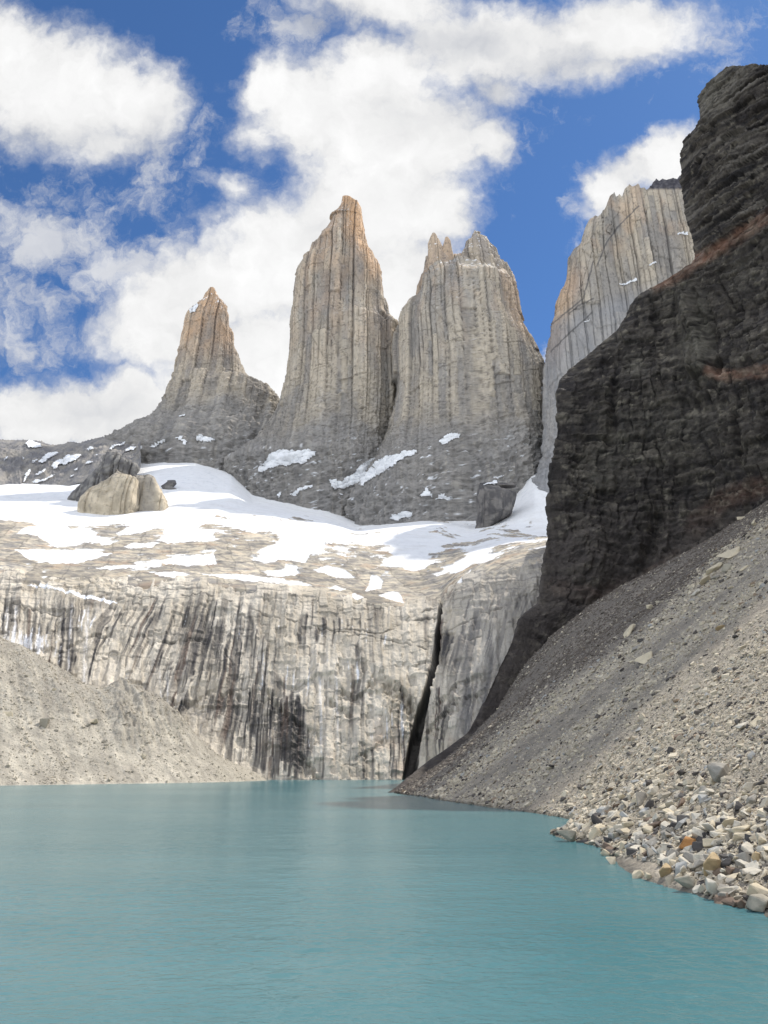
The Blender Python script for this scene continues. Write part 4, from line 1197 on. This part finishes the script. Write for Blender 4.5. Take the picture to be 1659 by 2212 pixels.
    # gullies, buttress edges and ledges
    for pts, a, w0 in (([(1500,640),(1530,720),(1545,800)], 9, 12), ([(1330,830),(1325,900),(1318,960)], 5, 10), ([(1190,1060),(1232,1100),(1245,1140)], 5, 14), ([(1420,1120),(1410,1180),(1390,1230)], 6, 16), ([(1380,1270),(1350,1290),(1340,1320)], 5, 12), ([(1590,900),(1600,1000)], 4, 8)):
        dd, ss = linedist(u + 8 * fbm(u / 30, v / 30, 0, 3), v, pts)
        d -= a * sstep(dd / w0, 1.6, 0.0)
    d += 9 * sstep(np.abs(u - 1505 - (v - 700) * 0.15), 38, 18) * sstep(v, 620, 660) * sstep(v, 830, 800)
    d += 5 * blobs(u, v, [(1350,1140,60,40,1), (1450,1160,60,40,-0.6), (1290,1230,50,60,.8), (1530,880,60,20,-.6)])
    amp = np.ones(P.shape[:2])
    amp *= np.interp(z, [-3, 15, 70, 110], [0.25, 0.32, 0.60, 1.0])
    edge = np.interp(v, silv[:, 0], silv[:, 1])
    amp *= 0.35 + 0.65 * sstep(u - edge, 5, 60)
    P = P + Nh * (d * amp)[..., None]
    # cap the top
    back = P[-1:].copy(); back[..., 0] += 60; back[..., 1] += 60; back[..., 2] -= 6
    P = np.concatenate([P, back], 0)
    u, v = chart(P)
    x, y, z = P[..., 0], P[..., 1], P[..., 2]
    n = fbm(x / 20, y / 20, z / 14, 5, 0.6, seed=180)
    n2 = fbm(x / 5, y / 5, z / 4, 4, 0.62, seed=181)
    st = perlin(x / 50, y / 50, (z + 0.1 * x + 5 * fbm(x / 60, y / 60, z / 60, 2, seed=176)) / 3.0, 182)
    vs = fbm(x / 3.5, y / 3.5, z / 40, 3, seed=184)
    pad = lambda A: np.concatenate([A, A[-1:]], 0)
    q2, q3, q4, joint, lip = pad(q2), pad(q3), pad(q4), pad(joint), pad(lip)
    col = mixc((0.034, 0.029, 0.027), (0.098, 0.085, 0.070), sstep(n + 0.6 * n2 + 0.9 * (q3 - 0.5) + 0.5 * (q2 - 0.5), -0.5, 0.6))
    col = mixc(col, (0.030, 0.028, 0.029), sstep(vs, 0.1, 0.4) * 0.6)
    col = mixc(col, (0.23, 0.205, 0.16), sstep(n2 + 0.4 * n, 0.16, 0.42) * 0.85)
    col = mixc(col, (0.16, 0.145, 0.125), sstep(st, 0.05, 0.4) * 0.75 * (0.35 + 0.65 * sstep(v, 620, 460)))
    col = mixc(col, (0.020, 0.019, 0.020), sstep(-st, 0.08, 0.4) * 0.75 * (0.35 + 0.65 * sstep(v, 640, 460)))
    # pale greenish faces
    pale = blobs(u, v, [(1530,210,30,36,.8), (1570,170,40,30,.5), (1505,740,34,70,.75), (1515,700,18,60,.5), (1372,790,22,26,.6), (1460,640,40,40,.3), (1330,960,50,50,.25), (1450,930,90,70,.3), (1600,600,40,40,.25), (1290,1010,30,40,.3)])
    col = mixc(col, (0.185, 0.172, 0.138), np.clip(pale * (0.75 + 1.2 * n2), 0, 0.9))
    # rusty ledges
    rust = np.zeros(u.shape)
    for pts, w0, a in (([(1420,615),(1470,590),(1510,560),(1560,535),(1610,500),(1680,455)], 17, 1.0), ([(1530,800),(1570,812),(1610,806),(1680,800)], 15, .9), ([(1200,1270),(1300,1290),(1360,1260)], 25, .25), ([(1500,1140),(1560,1080),(1640,1050)], 26, .35), ([(1400,1240),(1460,1200)], 16, .4)):
        dd, ss = linedist(u + 9 * fbm(u / 25, v / 25, 0, 3), v + 9 * fbm(u / 25, v / 25, 4, 3), pts)
        rust = np.maximum(rust, a * sstep(dd / w0, 1.3, 0.3))
    col = mixc(col, mixc((0.23, 0.125, 0.085), (0.33, 0.23, 0.17), sstep(n2, -0.2, 0.3)), np.clip(rust * (0.7 + 1.0 * n), 0, 0.9))
    col = mixc(col, (0.020, 0.018, 0.018), np.maximum(joint * 0.8, lip * 0.75))
    low = sstep(v, 1060, 1180)
    col = mixc(col, (0.085, 0.072, 0.066), low * 0.55)
    o = mesh_obj('rock_cliff', P, grid_faces(*P.shape[:2]), M_DARK, None, col)
    tag(o, 'huge near-black layered rock cliff with rusty ledges standing on the scree slope', 'rock cliff')
dark_cliff()

# ------------------------------------------------------------------ lake
def lake():
    m = bpy.data.materials.new('glacial_water')
    m.use_nodes = True
    T = NT(m.node_tree)
    out = T.n('ShaderNodeOutputMaterial')
    b = T.n('ShaderNodeBsdfPrincipled')
    b.inputs['Roughness'].default_value = 0.20
    b.inputs['IOR'].default_value = 1.33
    b.inputs['Specular IOR Level'].default_value = 0.7
    pos = T.n('ShaderNodeNewGeometry').outputs['Position']
    big = T.noise(T.vm('MULTIPLY', pos, (0.35, 1.0, 1)), 0.03, 4, 0.5)
    T.put(b.inputs['Base Color'], T.mix(T.smooth(big, 0.3, 0.7), (0.050, 0.155, 0.178), (0.074, 0.192, 0.215)))
    w1 = T.noise(T.vm('MULTIPLY', pos, (1.0, 1.5, 1)), 2.3, 3, 0.6, dist=0.2)
    w3 = T.noise(T.vm('MULTIPLY', pos, (0.6, 1.0, 1)), 0.35, 3, 0.6)
    h = T.m('ADD', T.m('MULTIPLY', w1, 0.060), T.m('MULTIPLY', w3, 0.22))
    gust = T.smooth(T.noise(T.vm('MULTIPLY', pos, (0.22, 1.0, 1)), 0.035, 4, 0.55), 0.36, 0.60, 0.40, 0.95)
    h = T.m('MULTIPLY', h, gust)
    bp = T.n('ShaderNodeBump')
    bp.inputs['Strength'].default_value = 1.0
    bp.inputs['Distance'].default_value = 1.0
    T.put(bp.inputs['Height'], h)
    T.put(b.inputs['Normal'], bp.outputs[0])
    T.t.links.new(b.outputs[0], out.inputs[0])
    # fan of columns, finest close in, with real wavelets
    R, C_ = 760, 900
    Y = np.r_[-300, 5, np.geomspace(20, 300, R - 5), 380, 450, 520][:, None]
    a = np.linspace(-0.75, 0.72, C_)[None]
    x = a * np.maximum(Y, 40)
    y = Y + 0 * a
    f = 1 / (1 + (Y / 90.0) ** 2)
    gust = 0.55 + 0.75 * sstep(fbm(x / 40, y / 14, 0, 3, seed=210), -0.35, 0.3)
    wx, wy = x + 0.25 * y, y - 0.15 * x
    f2 = 1 / (1 + (Y / 55.0) ** 3)
    z = 0.015 * fbm(wx / 0.36, wy / 0.27, 0, 2, 0.5, seed=211) * f2 + 0.040 * fbm(wx / 0.95, wy / 0.55, 0, 2, 0.5, seed=212) * f + 0.05 * fbm(wx / 2.6, wy / 1.5, 0, 3, 0.5, seed=214) * (0.3 + 0.7 * f)
    z = z * gust
    P = np.stack([x, y, z - 0.02], -1)
    o = mesh_obj('lake_water', P, grid_faces(R, C_), m, None, None)
    tag(o, 'turquoise glacial lake with fine wind ripples', None, None, 'structure')
lake()
# ------------------------------------------------------------------ loose stones and boulders on the scree
def hull(points):
    bm = bmesh.new()
    for p in points: bm.verts.new(p)
    r = bmesh.ops.convex_hull(bm, input=bm.verts)
    bmesh.ops.delete(bm, geom=[g for g in r['geom_interior'] if isinstance(g, bmesh.types.BMVert)], context='VERTS')
    bmesh.ops.triangulate(bm, faces=bm.faces)
    bm.verts.ensure_lookup_table()
    bm.verts.index_update()
    V = np.array([v.co[:] for v in bm.verts])
    F = np.array([[v.index for v in f.verts] for f in bm.faces])
    bm.free()
    return V, F


def stone_shape(k, n=9, flat=1.0):
    r = np.random.default_rng(500 + k)
    c = np.array([[sx, sy, sz] for sx in (-1, 1) for sy in (-1, 1) for sz in (-1, 1)], float)
    p = c * (0.62 + 0.5 * r.random((8, 3)))
    p = p[r.permutation(8)[:r.integers(6, 9)]]
    q = r.normal(size=(n - 5, 3)); q /= np.linalg.norm(q, axis=1, keepdims=True)
    p = np.r_[p, q * 1.15]
    a = r.random() * 6.28
    R = np.array([[math.cos(a), -math.sin(a), 0], [math.sin(a), math.cos(a), 0], [0, 0, 1]])
    V, F = hull(p @ R.T)
    V *= np.array([1.0, 0.85, flat])
    V /= np.abs(V).max(axis=0) 
    return V * np.array([0.5, 0.5, 0.5]), F


def worn_shape(k, n=16):
    r = np.random.default_rng(700 + k)
    q = r.normal(size=(n, 3)); q /= np.linalg.norm(q, axis=1, keepdims=True)
    q = np.sign(q) * np.abs(q) ** 0.75
    # a couple of broken flat sides
    for _ in range(3):
        d = r.normal(size=3); d /= np.linalg.norm(d)
        h = q @ d
        q = q - np.maximum(h - 0.55, 0)[:, None] * d
    a = r.random() * 6.28
    V, F = hull(q)
    V = V / np.abs(V).max(axis=0)
    return V * 0.5, F


STONES = [stone_shape(k, 8 + k % 4, 0.8) if k % 3 == 0 else worn_shape(k, 11 + k % 5) for k in range(30)]
TONES = {'cream': (0.54, 0.47, 0.345), 'pale': (0.53, 0.49, 0.41), 'grey': (0.29, 0.27, 0.235), 'dark': (0.075, 0.070, 0.068), 'tan': (0.42, 0.32, 0.19), 'rust': (0.33, 0.17, 0.065),
         'brown': (0.17, 0.125, 0.095), 'blue': (0.37, 0.37, 0.355), 'olive': (0.33, 0.30, 0.24)}


def scatter_points(n):
    """random points on the scree, as dense near the camera as they look far off"""
    r = np.random.default_rng(77)
    m = n * 12
    y = 20 + (350 - 20) * r.random(m) ** 1.6
    x0 = np.interp(y, [20, 41, 74, 80, 88, 97, 107, 128, 161, 217, 260, 350], [23, 19.0, 20, 19.4, 18.8, 22.6, 26.3, 24, 16, 3.0, 6, 60])
    x = x0 - 0.6 + (np.minimum(0.80 * y + 30, 205) - x0) * r.random(m) ** 1.2
    z = scree_z(x, y)
    u, v = chart(np.stack([x, y, z], -1))
    ok = (z > -0.25) & (u < 1740)
    d2 = x * x + y * y
    dens = (np.minimum(0.80 * y + 30, 205) - x0) * (350 - 20)
    w = np.where(ok, dens / d2, 0) * (y ** 0.375)
    w = w * (0.22 + 1.0 * scree_tone(x, y, z))
    idx = r.choice(m, size=n, replace=False, p=w / w.sum())
    return x[idx], y[idx], z[idx]


def rot_zx(a, b, c):
    ca, sa, cb, sb, cc, s_c = np.cos(a), np.sin(a), np.cos(b), np.sin(b), np.cos(c), np.sin(c)
    o, l = np.zeros_like(a), np.ones_like(a)
    Rz = np.stack([ca, -sa, o, sa, ca, o, o, o, l], -1).reshape(-1, 3, 3)
    Ry = np.stack([cb, o, sb, o, l, o, -sb, o, cb], -1).reshape(-1, 3, 3)
    Rx = np.stack([l, o, o, o, cc, -s_c, o, s_c, cc], -1).reshape(-1, 3, 3)
    return Ry @ Rx @ Rz


N_ST = 85000
px_, py_, pz_ = scatter_points(N_ST)
rs = np.random.default_rng(78)
dist = np.sqrt(px_ ** 2 + py_ ** 2)
coarse = sstep(pz_, 8.5, 1.5) * sstep(py_, 105, 60)
size = np.maximum((0.0015 + 0.0007 * coarse) * dist, 0.09) * (1 - rs.random(N_ST)) ** (-1 / (2.6 - 0.75 * coarse))
size = np.minimum(size, np.minimum((0.010 + 0.010 * coarse) * dist, 1.3))
tone_v = scree_tone(px_, py_, pz_)
size *= 0.75 + 0.5 * tone_v
asp = np.stack([np.ones(N_ST), 0.5 + 0.45 * rs.random(N_ST), 0.25 + 0.45 * rs.random(N_ST) ** 1.3], -1)
tint = rs.random(N_ST)
cols = mixc((0.31, 0.275, 0.22), (0.60, 0.53, 0.41), np.clip(tint * 1.1 + 0.25 * (tone_v - 0.5), 0, 1))
cols = np.where((rs.random(N_ST) < 0.13)[:, None], np.array((0.090, 0.080, 0.073)) * (0.7 + 0.8 * rs.random((N_ST, 1))), cols)
cols = np.where((rs.random(N_ST) < 0.035)[:, None], np.array((0.27, 0.205, 0.145)), cols)
cols = np.where((rs.random(N_ST) < 0.05)[:, None], np.array((0.37, 0.365, 0.345)), cols)
u_, v_ = chart(np.stack([px_, py_, pz_], -1))
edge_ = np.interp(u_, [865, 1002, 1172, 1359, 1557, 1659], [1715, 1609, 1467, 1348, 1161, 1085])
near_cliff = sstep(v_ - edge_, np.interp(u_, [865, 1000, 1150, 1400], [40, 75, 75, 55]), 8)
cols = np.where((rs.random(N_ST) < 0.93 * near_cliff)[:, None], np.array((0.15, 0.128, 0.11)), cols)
cols = mixc(cols, cols * 0.45, sstep(pz_, 0.35, 0.0))
yaw = rs.normal(size=N_ST) * 1.6
tilt = 0.50 + 0.28 * rs.normal(size=N_ST); roll = 0.25 * rs.normal(size=N_ST)
shape_i = rs.integers(0, len(STONES), N_ST)
apparent = size / dist
visible = (u_ < 1655) & (v_ < 2000)
order = np.argsort(np.where(visible, -apparent, 0))
N_IND = 225
indiv = order[:N_IND]
mass = order[N_IND:]


def stone_mass():
    Vs, Fs, Cs, base = [], [], [], 0
    R = rot_zx(yaw, -tilt, roll)
    for k, (V, F) in enumerate(STONES):
        ids = mass[shape_i[mass] == k]
        if not len(ids): continue
        L = V[None] * (asp[ids] * size[ids, None])[:, None, :]
        W = np.einsum('nij,nkj->nki', R[ids], L)
        W += np.stack([px_[ids], py_[ids], pz_[ids] + 0.12 * size[ids]], -1)[:, None, :]
        n, m = len(ids), len(V)
        Fs.append((F[None] + (np.arange(n) * m)[:, None, None] + base).reshape(-1, 3))
        Vs.append(W.reshape(-1, 3))
        Cs.append(np.repeat(cols[ids], m, axis=0))
        base += n * m
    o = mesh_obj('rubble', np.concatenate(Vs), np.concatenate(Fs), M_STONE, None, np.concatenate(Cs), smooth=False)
    tag(o, 'loose cream and grey rubble covering the scree slope', None, None, 'stuff')
stone_mass()


def block_mesh(k, tone, detail=True):
    """an angular block about 1 m across"""
    r = np.random.default_rng(900 + k)
    V, F = STONES[k % len(STONES)]
    bm = bmesh.new()
    vs = [bm.verts.new(p) for p in V]
    for f in F: bm.faces.new([vs[i] for i in f])
    bmesh.ops.recalc_face_normals(bm, faces=bm.faces)
    bmesh.ops.dissolve_limit(bm, angle_limit=0.22, verts=bm.verts, edges=bm.edges)
    if detail:
        bmesh.ops.bevel(bm, geom=list(bm.edges), offset=0.035, segments=1, affect='EDGES', profile=0.6)
        bmesh.ops.triangulate(bm, faces=bm.faces)
        bmesh.ops.subdivide_edges(bm, edges=[e for e in bm.edges if e.calc_length() > 0.16], cuts=2, use_grid_fill=True)
    bmesh.ops.triangulate(bm, faces=bm.faces)
    bm.verts.index_update()
    co = np.array([v.co[:] for v in bm.verts]); fc = np.array([[v.index for v in f.verts] for f in bm.faces])
    nn = np.array([v.normal[:] for v in bm.verts])
    bm.free()
    off = k * 7.3
    if detail:
        co = co + nn * (0.045 * fbm(co[:, 0] * 3 + off, co[:, 1] * 3, co[:, 2] * 3, 4, 0.6, seed=200))[:, None]
    g = fbm(co[:, 0] * 4 + off, co[:, 1] * 4, co[:, 2] * 4, 3, seed=201)
    c = np.array(TONES[tone])[None] * (1 + 0.28 * g)[:, None]
    o = mesh_obj('boulder', co, fc, M_STONE, None, c, smooth=False)
    return o


def on_scree(u, v, surf=None, ymin=26.0, ymax=420.0):
    Yq = np.geomspace(ymin, ymax, 900)
    p = at(np.full(900, u), np.full(900, v), Yq)
    s = np.maximum((surf or scree_z)(p[:, 0], p[:, 1]), -0.02)
    k = np.where(p[:, 2] <= s)[0]
    k = k[0] if len(k) else 899
    return p[k]


def c27(x, y, w, h): return (1106 + x / 3, 1493 + y / 3, w / 3, h / 3)
def c23(x, y, w, h): return (1272 + x * .2333, 995.4 + y * .2333, w * .2333, h * .2333)
BIG = [
    (c27(1160,1008,185,85), 'rust', 3, 'rust-orange flat-topped block, the only orange one by the shore'),
    (c27(1292,1150,128,168), 'tan', -8, 'upright tan boulder with a pointed top beside the rust-orange block'),
    (c27(1360,545,165,125), 'grey', 5, 'large grey boulder with a pale sloping top, alone midway up the rubble'),
    (c27(870,690,120,120), 'grey', -10, 'grey boulder with a pale crown, leading a cluster above the shore bend'),
    (c27(930,655,120,60), 'pale', 10, 'pale broad rock touching the grey pale-crowned boulder of the cluster'),
    (c27(370,948,145,85), 'olive', -5, 'grey-brown wet boulder at the tip of the rocky spit'),
    (c27(540,930,95,85), 'cream', 10, 'cream blocky boulder in the middle of the rocky spit'),
    (c27(615,905,85,75), 'olive', 20, 'olive-grey boulder at the landward end of the rocky spit'),
    (c27(480,885,120,40), 'cream', 28, 'long cream slab leaning along the back of the rocky spit'),
    (c27(1490,945,165,70), 'cream', 14, 'long cream slab lying level above the tan upright boulder'),
    (c27(1315,1048,145,55), 'blue', 16, 'flat blue-grey slab between the rust block and the tan boulder'),
    (c27(1110,1075,90,75), 'grey', 0, 'dark grey block wedged under the rust-orange block'),
    (c27(1180,945,90,55), 'pale', 0, 'pale wedge-shaped rock resting behind the rust-orange block'),
    (c27(1350,910,85,60), 'blue', 20, 'light blue-grey rock behind the flat blue-grey slab'),
    (c27(1340,995,95,60), 'pale', 4, 'pale rounded rock just above the flat blue-grey slab'),
    (c27(1145,1255,160,95), 'olive', 0, 'wide speckled boulder sitting at the waterline below the tan one'),
    (c27(1215,1285,105,62), 'pale', 22, 'pale slab tilted against the wide speckled waterline boulder'),
    (c27(1320,1290,125,118), 'pale', -6, 'pale grey many-faced boulder at the waterline below the tan upright one'),
    (c27(1395,1330,120,85), 'olive', 8, 'low olive-grey boulder half in the water by the pale many-faced one'),
    (c27(1605,1310,170,110), 'cream', -6, 'huge cream boulder cut by the picture edge, upper of the two'),
    (c27(1605,1400,180,110), 'olive', 4, 'huge speckled boulder cut by the picture edge, standing in the water'),
    (c27(990,1178,95,90), 'tan', 0, 'rounded beige boulder near the waterline left of the speckled one'),
    (c27(1055,1133,70,58), 'cream', -10, 'cream squarish block behind the rounded beige boulder'),
    (c27(1040,1225,85,75), 'olive', 12, 'olive-grey block in front of the rounded beige boulder'),
    (c27(1090,1208,75,62), 'cream', 24, 'cream wedge between the beige boulder and the speckled one'),
    (c27(1635,980,55,120), 'cream', 70, 'tall cream boulder upright at the picture edge'),
    (c27(1592,1090,75,95), 'tan', 55, 'tan upright rock left of the tall cream edge boulder'),
    (c27(1005,1102,130,45), 'pale', 14, 'long pale slab lying left of the dark block under the rust one'),
    (c27(885,975,105,60), 'grey', 40, 'long grey rock pointing uphill above the waterline stones'),
    (c27(1075,300,80,55), 'brown', 30, 'dark brown rock alone on the open scree'),
    (c27(1030,392,48,52), 'dark', 0, 'small black rock below the dark brown one on open scree'),
    (c27(1190,685,62,38), 'dark', 18, 'small black slab right of the grey pale-crowned cluster'),
    (c27(890,848,75,62), 'brown', 25, 'dark reddish rock below the grey pale-crowned cluster'),
    (c27(850,892,85,28), 'pale', 10, 'thin pale slab under the dark reddish rock'),
    (c27(905,745,85,60), 'dark', 10, 'dark grey jagged rock at the foot of the pale-crowned boulder'),
    (c27(885,800,60,45), 'pale', 0, 'pale rounded rock between the jagged dark rock and the reddish one'),
    (c27(815,1195,88,58), 'cream', 8, 'beige flat boulder touching the water right of the spit'),
    (c27(892,1208,66,48), 'cream', -12, 'small beige boulder next to the flat one touching the water'),
    (c27(640,1105,85,50), 'cream', 6, 'cream low rock at the waterline of the second small point'),
    (c27(605,1052,75,50), 'cream', -14, 'cream angular rock at the tip of the second small point'),
    (c27(562,995,62,36), 'dark', 8, 'black wet rock at the waterline beside the spit'),
    (c27(512,987,50,34), 'pale', 0, 'pale little rock next to the black wet one by the spit'),
    (c27(1500,232,115,55), 'pale', 22, 'pale long rock high on the rubble near the picture edge'),
    (c27(1600,190,110,60), 'cream', 32, 'cream long slab pointing uphill near the picture edge'),
    (c27(1545,630,85,65), 'pale', 0, 'pale grey rounded boulder right of the large grey one'),
    (c27(1620,600,80,55), 'dark', 30, 'black tilted rock near the pale grey rounded boulder'),
    (c27(610,780,95,55), 'grey', 36, 'grey long rock leaning uphill behind the shore bend'),
    (c27(720,690,70,50), 'cream', 15, 'cream rock left of the grey pale-crowned boulder'),
    (c23(1300,868,290,125), 'cream', 22, 'longest cream slab of the row under the dark cliff'),
    (c23(1160,1000,195,105), 'cream', 34, 'flat cream slab just below the longest one under the cliff'),
    (c23(1290,1000,115,95), 'olive', 8, 'chunky grey-cream boulder right of the flat slab under the cliff'),
    (c23(1070,1115,150,110), 'cream', 30, 'cream split boulder, lowest big one in the row under the cliff'),
    (c23(1000,1225,120,60), 'pale', 42, 'pale slanting slab below the split cream boulder'),
    (c23(1435,515,115,52), 'cream', 0, 'yellowish boulder high up against the dark cliff foot'),
    (c23(1540,578,85,62), 'cream', 10, 'cream boulder near the top of the scree beside the yellowish one'),
    (c23(1190,1080,95,62), 'grey', 16, 'grey boulder under the chunky grey-cream one'),
    (c23(375,1585,185,90), 'cream', 48, 'cream boulder leaning steeply at the foot of the dark cliff'),
    (c23(580,1355,95,58), 'cream', 8, 'cream boulder lying alone close to the dark rock'),
    (c23(512,1845,245,110), 'cream', 34, 'big cream slab standing alone in mid-scree with a dark shadow side'),
    (c23(430,1742,125,60), 'grey', 36, 'grey slab just above the big lone cream slab'),
    (c23(487,1666,95,36), 'dark', 14, 'black slab above the grey slab in mid-scree'),
    (c23(1215,1552,105,58), 'tan', 8, 'yellowish boulder alone in the upper middle of the scree'),
    (c23(1290,1310,110,50), 'olive', 20, 'olive boulder below the row of cream slabs'),
    (c23(910,1380,66,40), 'cream', 24, 'small cream boulder downhill of the slanting slab'),
    (c23(1625,1765,120,85), 'cream', 40, 'cream slab at the picture edge level with the lone slab'),
    (c23(1610,1862,85,40), 'pale', 24, 'pale flat rock just below the cream slab at the picture edge'),
    (c23(1440,995,110,48), 'cream', 24, 'cream thin slab right of the chunky grey-cream boulder'),
    (c23(1320,1172,72,40), 'cream', 18, 'small cream rock under the thin slab'),
]
for k, ((u, v, w, h), tone, tl, text) in enumerate(BIG):
    g = on_scree(u, v + 0.32 * h)
    depth = g[1] * CP + (g[2] - CAM_H) * SP
    m_px = depth / FPX
    o = block_mesh(k * 3 + 1, tone)
    W, H = w * m_px, h * m_px
    o.scale = (W * 1.08, 0.5 * (W + H) * 0.9, H * 1.12)
    t_ = math.radians(tl)
    if abs(tl) > 15:                         # a slanting slab: the box given is the box of the turned slab
        o.scale = (W * 1.12, 0.7 * W, max(H * 0.62, 0.3 * W))
    o.rotation_euler = (0.12, -t_, rs.normal() * 0.3)
    o.location = (g[0], g[1] + 0.15 * W, g[2] + 0.36 * H)
    tag(o, text, 'boulder', 'boulders on the scree slope')

# the larger of the nameless stones, each an object of its own
kinds = []
proto = {}
for n_, i in enumerate(indiv):
    lum = cols[i].mean()
    tn = 'pale' if lum > 0.42 else ('cream' if lum > 0.36 else ('grey' if lum > 0.225 else ('brown' if lum > 0.15 else 'dark')))
    if abs(cols[i][0] - cols[i][2]) < 0.03 and lum > 0.2: tn = 'blue'
    key = (tn, n_ % 9)
    zone = 'by the waterline' if pz_[i] < 1.6 else ('among the rubble of the lower slope' if pz_[i] < 14 else 'high on the open scree')
    if key not in proto:
        o = proto[key] = block_mesh(shape_i[i], tn, True)
        o.name = 'boulder'
    else:
        o = proto[key].copy(); COL.objects.link(o)
    sz = size[i]
    o.scale = (sz * asp[i, 0], sz * asp[i, 1], sz * asp[i, 2])
    o.rotation_euler = (roll[i], -tilt[i] * 0.8, yaw[i])
    o.location = (px_[i], py_[i], pz_[i] + 0.16 * sz)
    word = {'cream': 'cream angular', 'pale': 'pale angular', 'grey': 'mid-grey angular', 'brown': 'rusty brown angular', 'dark': 'blackish angular', 'blue': 'bluish grey angular'}[tn]
    tag(o, 'small %s stone lying loose %s' % (word, zone), 'boulder', '%s stones %s' % (word, zone))

def moraine_rubble():
    r = np.random.default_rng(91)
    n = 9000
    ii = r.integers(5, MORP.shape[0] - 60, n * 3); jj = r.integers(0, MORP.shape[1], n * 3)
    p = MORP[ii, jj]
    u, v = chart(p)
    cl = fbm((p[:, 0] * 0.75 + p[:, 1] * 0.65) / 10, (p[:, 1] * 0.75 - p[:, 0] * 0.65) / 40, 0, 3, seed=220)
    keep = (p[:, 2] > 0.3) & (u > -40) & (r.random(n * 3) < 0.25 + 1.2 * sstep(cl, -0.1, 0.5) + 0.4 * sstep(p[:, 2], 10, 40))
    p = p[keep][:n]; n = len(p)
    sz = np.minimum(0.32 * (1 - r.random(n)) ** (-1 / 2.6), 1.9)
    R = rot_zx(r.normal(size=n) * 2, r.normal(size=n) * 0.4, r.normal(size=n) * 0.3)
    sh = r.integers(0, len(STONES), n)
    cc = mixc((0.33, 0.30, 0.25), (0.58, 0.52, 0.42), r.random(n))
    Vs, Fs, Cs, base = [], [], [], 0
    for k, (V, F) in enumerate(STONES):
        ids = np.where(sh == k)[0]
        W = np.einsum('nij,nkj->nki', R[ids], V[None] * sz[ids, None, None]) + (p[ids] + np.array([0, 0, 0.1]))[:, None, :]
        Fs.append((F[None] + (np.arange(len(ids)) * len(V))[:, None, None] + base).reshape(-1, 3)); Vs.append(W.reshape(-1, 3)); Cs.append(np.repeat(cc[ids], len(V), axis=0))
        base += len(ids) * len(V)
    o = mesh_obj('gravel', np.concatenate(Vs), np.concatenate(Fs), M_STONE, None, np.concatenate(Cs), smooth=False)
    tag(o, 'scattered stones on the moraine across the lake', None, None, 'stuff')
moraine_rubble()

# boulders on the moraine across the lake
for k, (u, v, w, h, tone, text) in enumerate((
    (9, 1540, 34, 34, 'cream', 'cream boulder cut by the picture edge on the far moraine'),
    (97, 1562, 22, 22, 'olive', 'olive boulder alone in the middle of the far moraine'),
    (118, 1490, 12, 10, 'cream', 'small cream boulder high on the far moraine'),
    (200, 1557, 24, 12, 'cream', 'cream boulder at the foot of the gullied rib across the lake'),
    (258, 1520, 14, 12, 'pale', 'pale boulder on top of the gullied rib across the lake'),
    (310, 1634, 13, 13, 'cream', 'lone cream boulder low on the far moraine'),
    (395, 1642, 14, 8, 'pale', 'pale boulder near the thin end of the far moraine'))):
    g = on_scree(u, v + 0.3 * h, mor_f, 280, 480)
    m_px = (g[1] * CP + (g[2] - CAM_H) * SP) / FPX
    o = block_mesh(k * 5 + 40, tone)
    o.scale = (w * m_px, w * m_px * 0.8, h * m_px)
    o.location = (g[0], g[1], g[2] + 0.25 * h * m_px)
    tag(o, text, 'boulder', 'boulders on the far moraine')
